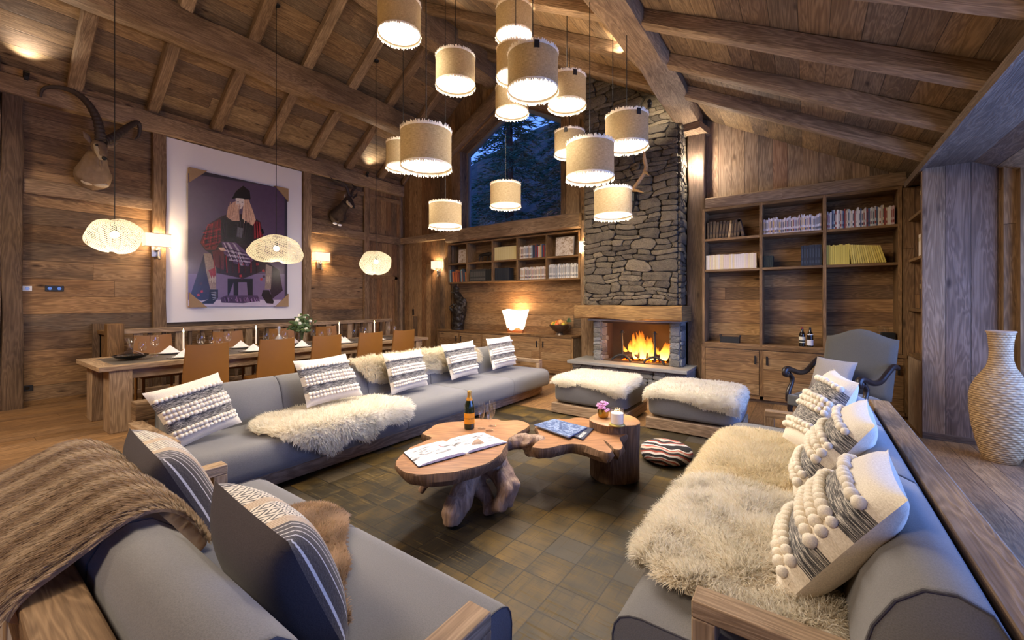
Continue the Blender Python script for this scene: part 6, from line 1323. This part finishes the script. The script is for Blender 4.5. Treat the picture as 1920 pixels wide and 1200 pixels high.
for k in range(9): art.append(A([(395+k*20, 600+k*14), (402+k*20, 600+k*14), (470+k*15, 740+k*6), (462+k*15, 740+k*6)], ['c4b4cc', '3a2846', '8a7496'][k % 3]))
for k in range(7): art.append(A([(400+k*8, 640+k*20), (600+k*4, 690+k*14), (600+k*4, 695+k*14), (400+k*8, 646+k*20)], ['2a1c34', 'b4a4bc'][k % 2]))
for x in (285, 305, 325, 760, 778): art.append(A([(x, 870), (x+10, 905), (x, 940), (x-10, 905)], 'a89484'))
for k in range(40): x = R.uniform(385, 690); art.append(A([(x, 1050+R.uniform(0, 30)), (x+6, 1050+R.uniform(0, 20)), (x+14, 1085+R.uniform(0, 16)), (x+8, 1092)], R.choice(['6a4a74', '2a1c30', '8a6a94'])))
for k in range(10): strip(395+k*24, 420+R.uniform(0, 20), 400+k*22+R.uniform(-15, 15), 560, 1.6, R.choice(['3a3038', '0e0a10', '4a3a44']))
for k in range(5): art.append(A([(290+k*4, 1015+k*14), (335, 1010+k*14), (335, 1014+k*14), (290+k*4, 1019+k*14)], '9a98a4'))
am = MB(); mats = {}; ml = []
for P_, c in art:
    if c not in mats:
        mats[c] = len(ml); ml.append(plain('print_'+c, c, .25, spec=.5, noise=.12 if c in ('54425a', '6e5c7c', 'b8acbe') else .55, nscale=12. if c in ('54425a', '6e5c7c', 'b8acbe') else 34.))
    am.add(P_, [list(range(len(P_)))], None, mats[c])
am.build('print', ml, fr, smooth=False)
M['brk'] = plain('bracket_wood', '9a7c58', .6, noise=.15)
for (y, z, sy, sz) in ((2.72, 1.40, 1, 1), (4.455, 1.40, -1, 1), (2.72, 3.90, 1, -1), (4.455, 3.90, -1, -1)):
    MB().prism([(y, z), (y+sy*.27, z), (y, z+sz*.27)], XL+.05, XL+.135, axis=0).build('corner_bracket', M['brk'], fr, smooth=False, orient=True)
# ------------------------------------------------------------------ trophy heads
M['furb'] = plain('ibex_coat', '7c6650', .9, noise=.45, nscale=9., bump=.4); M['furd'] = plain('chamois_coat', '35281f', .9, noise=.4, nscale=12., bump=.4); M['horn'] = plain('ribbed_horn', '3c3029', .6, noise=.35, nscale=20., bump=.3); M['facel'] = plain('pale_face_fur', 'b4a48c', .9, noise=.2)
h1 = thing('ibex_head', 'mounted ibex head with long ridged curved horns on the left wall', 'trophy head', (XL+.1, 1.55, 3.3))
w_ = lambda u, v, x: at(u, v, X=x)
organic('neck_and_head', [([w_(174, 332, -9.03), w_(175, 326, -8.88), w_(178, 306, -8.80), w_(182, 286, -8.72)], [.22, .21, .155, .10]), ([w_(184, 270, -8.70), w_(186, 278, -8.58), w_(190, 288, -8.45), w_(194, 296, -8.30)], [.085, .092, .066, .046]), ([w_(188, 300, -8.46), w_(190, 312, -8.42), w_(190, 320, -8.42)], [.03, .022, .006])], M['furb'], h1, vox=.02, smooth=4, disp=.03)
b = MB(); b.ball(w_(166, 341, -8.84), .085, 12, 8, sc_=(.6, 1, .6)); b.ball(w_(188, 346, -8.82), .09, 12, 8, sc_=(.6, 1.1, .5)); b.build('chest_patch', M['facel'], h1)
MB().ball(w_(196, 297, -8.25), .03, 10, 8).build('nose', M['black'], h1)
MB().tube([w_(180, 272, -8.55), w_(184, 284, -8.44), w_(190, 297, -8.30)], [.03, .04, .03], 8).build('cheek_patch', M['facel'], h1)
for u, v, x in ((181, 272, -8.49), (197, 275, -8.55)): MB().ball(w_(u, v, x), .018, 8, 6).build('eye', M['black'], h1)
MB().tube([w_(171, 268, -8.66), w_(162, 255, -8.62), w_(156, 246, -8.6)], [.03, .05, .008], 8, flat=.4).build('ear', M['furb'], h1); MB().tube([w_(200, 273, -8.7), w_(210, 273, -8.75), w_(220, 268, -8.8)], [.03, .04, .008], 8, flat=.4).build('ear', M['furb'], h1)
def horn(pts, r0, r1, ridges, parent, amp=.12):
    P_ = [V(p) for p in pts]; n = ridges*4; out = []; rad = []
    for i in range(n+1):
        t = i/n*(len(P_)-1); k = min(int(t), len(P_)-2); f = t-k; a, b_, c, d_ = P_[max(k-1, 0)], P_[k], P_[k+1], P_[min(k+2, len(P_)-1)]
        out.append(.5*((2*b_)+(c-a)*f+(2*a-5*b_+4*c-d_)*f*f+(3*b_-a-3*c+d_)*f**3)); rad.append((r0+(r1-r0)*(i/n)**1.2)*(1+amp*(1 if i % 4 in (1, 2) else -.3)*(1-i/n)))
    MB().tube(out, rad, 10).build('horn', M['horn'], parent)
horn([w_(188, 264, -8.62), w_(187, 245, -8.60), w_(181, 222, -8.62), w_(168, 198, -8.66), w_(148, 178, -8.72), w_(122, 166, -8.78), w_(95, 163, -8.84), w_(80, 168, -8.88), w_(76, 182, -8.9)], .062, .012, 26, h1)
horn([w_(195, 264, -8.66), w_(212, 258, -8.72), w_(228, 247, -8.78), w_(245, 235, -8.86), w_(258, 230, -8.92), w_(262, 240, -8.95), w_(260, 255, -8.97), w_(253, 261, -8.98)], .06, .012, 20, h1)
h2 = thing('chamois_head', 'dark mounted chamois head with hooked horns beyond the framed picture', 'trophy head', (XL+.1, 5.6, 3.2))
organic('neck_and_head', [([w_(633, 407, -9.03), w_(634, 403, -8.9), w_(641, 392, -8.78), w_(649, 381, -8.68)], [.20, .18, .12, .10]), ([w_(651, 373, -8.7), w_(657, 380, -8.6), w_(662, 388, -8.5)], [.10, .08, .045])], M['furd'], h2, vox=.016, smooth=4, disp=.02)
MB().ball(w_(652, 379, -8.62), .06, 12, 8, sc_=(.9, .6, 1)).tube([w_(654, 381, -8.58), w_(660, 388, -8.50)], [.045, .03], 8).build('cheek_patch', M['facel'], h2); MB().ball(w_(663, 389, -8.47), .028, 8, 6).build('nose', M['black'], h2)
for u, v in ((628, 419), (637, 422)): MB().ball(w_(u, v, -8.86), .055, 10, 6, sc_=(.5, 1, .5)).build('chest_patch', M['china'], h2)
MB().tube([w_(648, 375, -8.74), w_(646, 368, -8.72), w_(647, 364, -8.7)], [.03, .04, .01], 8, flat=.5).build('ear', M['facel'], h2); MB().tube([w_(662, 371, -8.8), w_(668, 366, -8.84), w_(670, 361, -8.84)], [.02, .03, .008], 8, flat=.5).build('ear', M['furd'], h2)
horn([w_(655, 368, -8.7), w_(651, 354, -8.68), w_(645, 345, -8.68), w_(634, 340, -8.74), w_(624, 337, -8.82), w_(620, 332, -8.86)], .04, .006, 10, h2, .05)
horn([w_(658, 368, -8.72), w_(661, 358, -8.76), w_(667, 351, -8.82), w_(664, 350, -8.9), w_(659, 344, -8.95)], .038, .006, 8, h2, .05)
# ------------------------------------------------------------------ wall lamps
t = NT('lamp_fabric'); t.p('Base Color', lin('f0dcc0')); t.p('Roughness', .9); t.p('Emission Color', (1, .80, .56, 1)); t.p('Emission Strength', .75); M['sshade'] = t.mat
M['chrome'] = plain('brushed_steel', '8a8684', .3, metal=.9)
def sconce(label, p, n, pw=22, w_=.34, h_=.20):
    """p on the wall, n outward"""
    n = V(n); s_ = V((0, 0, 1)).cross(n); r_ = thing('wall_lamp', label, 'lamp', p, 'small shaded wall lamps'); P_ = V(p)
    Mx = Matrix((s_, n, V((0, 0, 1)))).transposed().to_4x4(); Mx.translation = P_
    b = MB(); k = .09
    for d_ in (0, .003): b.lathe([(1, 0), (1, 1)], n=4) if False else None
    q = [(-w_/2, .02), (-w_/2+.01, .16), (w_/2-.01, .16), (w_/2, .02)]
    for i in range(3): b.add([(q[i][0], q[i][1], 0), (q[i+1][0], q[i+1][1], 0), (q[i+1][0], q[i+1][1], h_), (q[i][0], q[i][1], h_)], [(0, 1, 2, 3)], M=Mx)
    o = b.build('shade', M['sshade'], r_, smooth=False); m = o.modifiers.new('s', 'SOLIDIFY'); m.thickness = .004
    b = MB()
    for z in (0, h_): 
        for i in range(3): b.tube([Mx@V((q[i][0], q[i][1], z)), Mx@V((q[i+1][0], q[i+1][1], z))], .007, 5)
    b.build('trim_edge', M['fringe'], r_)
    b = MB(); b.box((-.06, 0, -.16), (.06, .015, .02), M=Mx); b.build('back_plate', M['chrome'], r_, bevel=.003)
    b = MB(); b.tube([Mx@V((0, .01, -.06)), Mx@V((0, .05, -.07)), Mx@V((0, .06, -.0)), Mx@V((0, .06, .06))], .012, 8); b.ball(Mx@V((0, .05, -.05)), .028, 10, 8); b.tube([Mx@V((.02, .05, -.08)), Mx@V((.025, .07, -.15))], .008, 6); b.tube([Mx@V((.02, .06, -.15)), Mx@V((.03, .08, -.2))], [.018, .024], 10); b.build('arm', M['chrome'], r_)
    light('wall_lamp_bulb', 'POINT', P_+n*.085+V((0, 0, h_*.55)), pw, (1, .74, .46), .03)
    return r_
y1 = at(285, 450, X=XL).y
sconce('small wall lamp on the post left of the framed picture', (XL+.12, y1+.02, 2.42), (1, 0, 0), 20, .36, .22)
sconce('small wall lamp right of the framed picture, below the chamois', (XL+.02, 5.2, 2.42), (1, 0, 0), 20, .36, .2)
xx = at(823, 494, Y=YB).x
sconce('small wall lamp at the left end of the wall shelf', (xx, YB, 2.33), (0, -1, 0), 20, .26, .2)
sconce('small wall lamp squeezed between wall shelf and chimney', (-3.50, YB-.1, 2.45), (0, -1, 0), 18, .20, .22)
p0, p1, p2 = V((-1.78, 3.3, 4.66)), V((-2.6, 3.15, 4.62)), V((-3.3, 3.1, 5.3))
b = MB(); b.tube([p0.lerp(p2, k/12)-V((0, 0, .35*math.sin(k/12*math.pi))) for k in range(13)], .005, 6); b.ball(p0, .02, 8, 6)
tag(b.build('swagged_cable', M['cable']), 'black lamp cable swagged to a hook on the big right roof beam', 'cable')
# round spotlight on the post, uplights on the beams
sp2 = thing('spotlight', 'small round spotlight shining on the rough post beside the chimney', 'lamp', at(1303, 313, Y=7.33)); p = at(1303, 313, Y=7.33)
MB().ball(p, .045, 14, 10).build('lens', plain('bright_lens', 'ffffff', .4, emit='ffffff', es=12.), sp2); MB().tube([p+V((0, .02, 0)), p+V((0, .09, 0))], [.055, .05], 14).build('housing', M['chrome'], sp2)
light('spot_glow', 'POINT', p+V((.05, -.15, 0)), 30, (1, .9, .8), .03)
def uplight(label, p, d, pw, ang=70):
    p = V(p); d = V(d).normalized(); r_ = thing('beam_spotlight', label, 'lamp', p, 'black uplights on the roof beams'); MB().tube([p-d*.05, p+d*.04], [.03, .034], 12).build('housing', M['black'], r_); MB().box(p-V((.02, .02, .08)), p+V((.02, .02, -.03))).build('foot', M['black'], r_)
    l = light('uplight', 'SPOT', p+d*.05, pw, (1, .9, .76), .03, spot=ang, blend=.9); l.rotation_euler = d.to_track_quat('-Z', 'Y').to_euler(); return r_
uplight('black uplight on top of the wall plate above the ibex head', (XL+.15, .82, 4.70), (.62, 0, .6), 45, 110)
uplight('black uplight on top of the wall plate past the framed picture', (XL+.15, 6.38, 4.70), (.62, 0, .6), 30, 110)
uplight('black uplight high on the ridge beam', (-5.6, 4.6, 6.2), (.9, .05, .35), 50)
uplight('black uplight on the big right purlin', (-1.83, 5.18, 4.72), (-.8, 0, .5), 40, 110)
uplight('black uplight above the chimney end of the right purlin', (-1.9, 6.2, 4.45), (-.2, 1, .05), 40)
# ------------------------------------------------------------------ switches
def plate(label, u, v, w_, h_, mat, name='light_switch', X_=XL+.001, n_=1):
    p = at(u, v, X=XL); r_ = thing(name, label, 'switch' if 'switch' in name else 'socket' if 'socket' in name else 'thermostat', p)
    MB().box((XL, p.y-w_/2, p.z-h_/2), (XL+.012, p.y+w_/2, p.z+h_/2)).build('plate', mat, r_, bevel=.003)
    for k in range(n_):
        y = p.y-w_/2+w_/n_*(k+.5); MB().lathe([(.0001, 0), (.022, 0), (.022, .004), (.0001, .004)], (0, 0, 0), 16, M=Matrix.Translation((XL+.012, y, p.z))@Matrix.Rotation(math.pi/2, 4, 'Y')).build('dial', M['chrome'] if 'thermo' in name else M['dglass2'], r_)
plate('small white thermostat on the wall beside the leftmost post', 51, 541, .09, .075, plain('white_plastic', 'd8d4d0', .4), 'thermostat')
plate('black double light switch to the right of the thermostat', 102, 541, .19, .085, M['black'], 'light_switch', n_=2)
plate('black wall socket low on the wall beside the leftmost post', 51, 728, .11, .085, M['black'], 'wall_socket')
x = at(775, 585, Y=YB); r_ = thing('light_switch', 'black upright light switch on the back wall beyond the dining table', 'switch', x); MB().box((x.x-.03, YB-.012, x.z-.08), (x.x+.03, YB, x.z+.08)).build('plate', M['black'], r_, bevel=.002); MB().box((x.x-.018, YB-.015, x.z+.01), (x.x+.018, YB-.012, x.z+.06)).build('rocker', M['dglass2'], r_)
# ------------------------------------------------------------------ outside
t = NT('hillside'); co = t.n('TexCoord', out=3); nz = t.noise(co, 1.2, 6., .7); t.p('Base Color', t.ramp(nz, [(.35, lin('20241e')), (.6, lin('4a463c'))])); t.p('Roughness', 1.); M['hill'] = t.mat
b = MB(); b.grid(lambda a, c: V((-26+a*40, 9+c*22, -1+c*17+.8*math.sin(a*14+c*5))), 30, 16); struct(tag(b.build('hillside', M['hill']), 'dark wooded hillside rising behind the house', 'hillside'))
b = MB(); b.box((-20, -20, -.6), (20, 30, -.5)); struct(tag(b.build('ground_outside', M['hill']), 'dark ground around the house', 'ground'))
M['needle'] = plain('conifer_needles', '3e6650', .9, noise=.5, nscale=2.); M['trunk'] = plain('conifer_trunk', '3a2c24', .9)
def conifer(label, x, y, z, h_, r_, seed):
    rt_ = thing('conifer', label, 'tree', (x, y, z), 'conifers outside the tall window'); rr = np.random.default_rng(seed)
    MB().tube([(x, y, z), (x, y, z+h_)], [h_*.018, .01], 7).build('trunk', M['trunk'], rt_)
    b = MB(); n = 0
    for k in range(150):
        f = (k+rr.random())/150; zz = z+h_*(.08+.92*f); L = r_*(1-f)**.8+.1; a = rr.uniform(0, 6.283); d_ = V((math.cos(a), math.sin(a), 0)); s0 = V((x, y, zz)); sd = V((-d_.y, d_.x, 0))
        for j in range(9):
            q = (j+1)/9; c = s0+d_*L*q+V((0, 0, -L*.35*q*q+.1*q)); w2 = L*.22*(1.2-q)
            for m_ in range(6):
                e_ = V(rr.normal(size=3))*.12*L; p0 = c+sd*w2*rr.uniform(-1, 1); u_ = (d_*.7+sd*rr.uniform(-1, 1)+V((0, 0, rr.uniform(-.5, .2)))).normalized(); v_ = u_.cross(V(rr.normal(size=3))).normalized()
                b.add([p0-v_*.009*r_, p0+v_*.009*r_, p0+u_*.15*r_], [(0, 1, 2)])
    b.build('foliage', M['needle'], rt_, smooth=False)
for k, (x, y, z, h_, r_, l) in enumerate(((-8.2, 11.5, .5, 9.5, 2.0, 'dark conifer at the left of the tall window'), (-6.3, 12.5, 1.2, 8.6, 1.9, 'dark conifer in the middle of the tall window'), (-4.9, 11.2, .3, 7.6, 1.8, 'dark conifer at the right of the tall window'), (-10.5, 14.5, 3, 10, 2.3, 'conifer higher on the slope, far left outside'), (-7.6, 15.5, 3.8, 9.5, 2.4, 'conifer higher on the slope behind the others'), (-5.2, 15., 3.4, 8.2, 2.2, 'conifer on the slope at the right behind the others'))): conifer(l, x, y, z, h_, r_, 50+k)
b = MB(); b.box((1.78, 6.2, 0), (4.5, 6.4, 3.2), 0); struct(b.build('wall_outside', wood('outside_cladding', ['6e665e', '7c746c', '645c56'], W=.2), smooth=False))
b = MB(); b.box((1.8, -4, -.02), (5, 6.2, 0), 1); struct(b.build('terrace', M['beamd'], smooth=False))
# ------------------------------------------------------------------ added fill lights, unseen behind the camera, to brighten room and roof
light('rear_fill', 'AREA', (-6.5, -1.6, 4.2), 130, (1, .82, .62), 1.2)
light('rear_fill', 'AREA', (-2.4, -1.8, 4.4), 130, (1, .82, .62), 1.2)
light('rear_fill_up', 'AREA', (-4.5, -1.0, 4.0), 110, (1, .82, .62), 1.5, rot=(math.pi, 0, 0))
# dusk light through the bay window
l = light('dusk_window', 'AREA', (2.3, 4.1, 1.6), 250, (.24, .40, 1.), 1., rot=(0, math.radians(90), 0)); l.data.shape = 'RECTANGLE'; l.data.size = 2.8; l.data.size_y = 4.0
# every copy gets a label of its own
def nth(n):
    w_ = ['first', 'second', 'third', 'fourth', 'fifth', 'sixth', 'seventh', 'eighth', 'ninth', 'tenth', 'eleventh', 'twelfth']
    return w_[n-1] if n <= 12 else '%d%s' % (n, {1: 'st', 2: 'nd', 3: 'rd'}.get(n % 10 if not 10 < n % 100 < 14 else 0, 'th'))
same = {}
for o in COL.objects:
    if o.name.startswith('book') and o.get('label') and o.type == 'MESH' and o.parent is None: same.setdefault(o['label'], []).append(o)
for l, os_ in same.items():
    if len(os_) < 2: continue
    os_.sort(key=lambda o: (round(o.data.vertices[0].co.x, 4), -o.data.vertices[0].co.y))
    for k, o in enumerate(os_): o['label'] = '%s, %s from the left' % (l, nth(k+1))
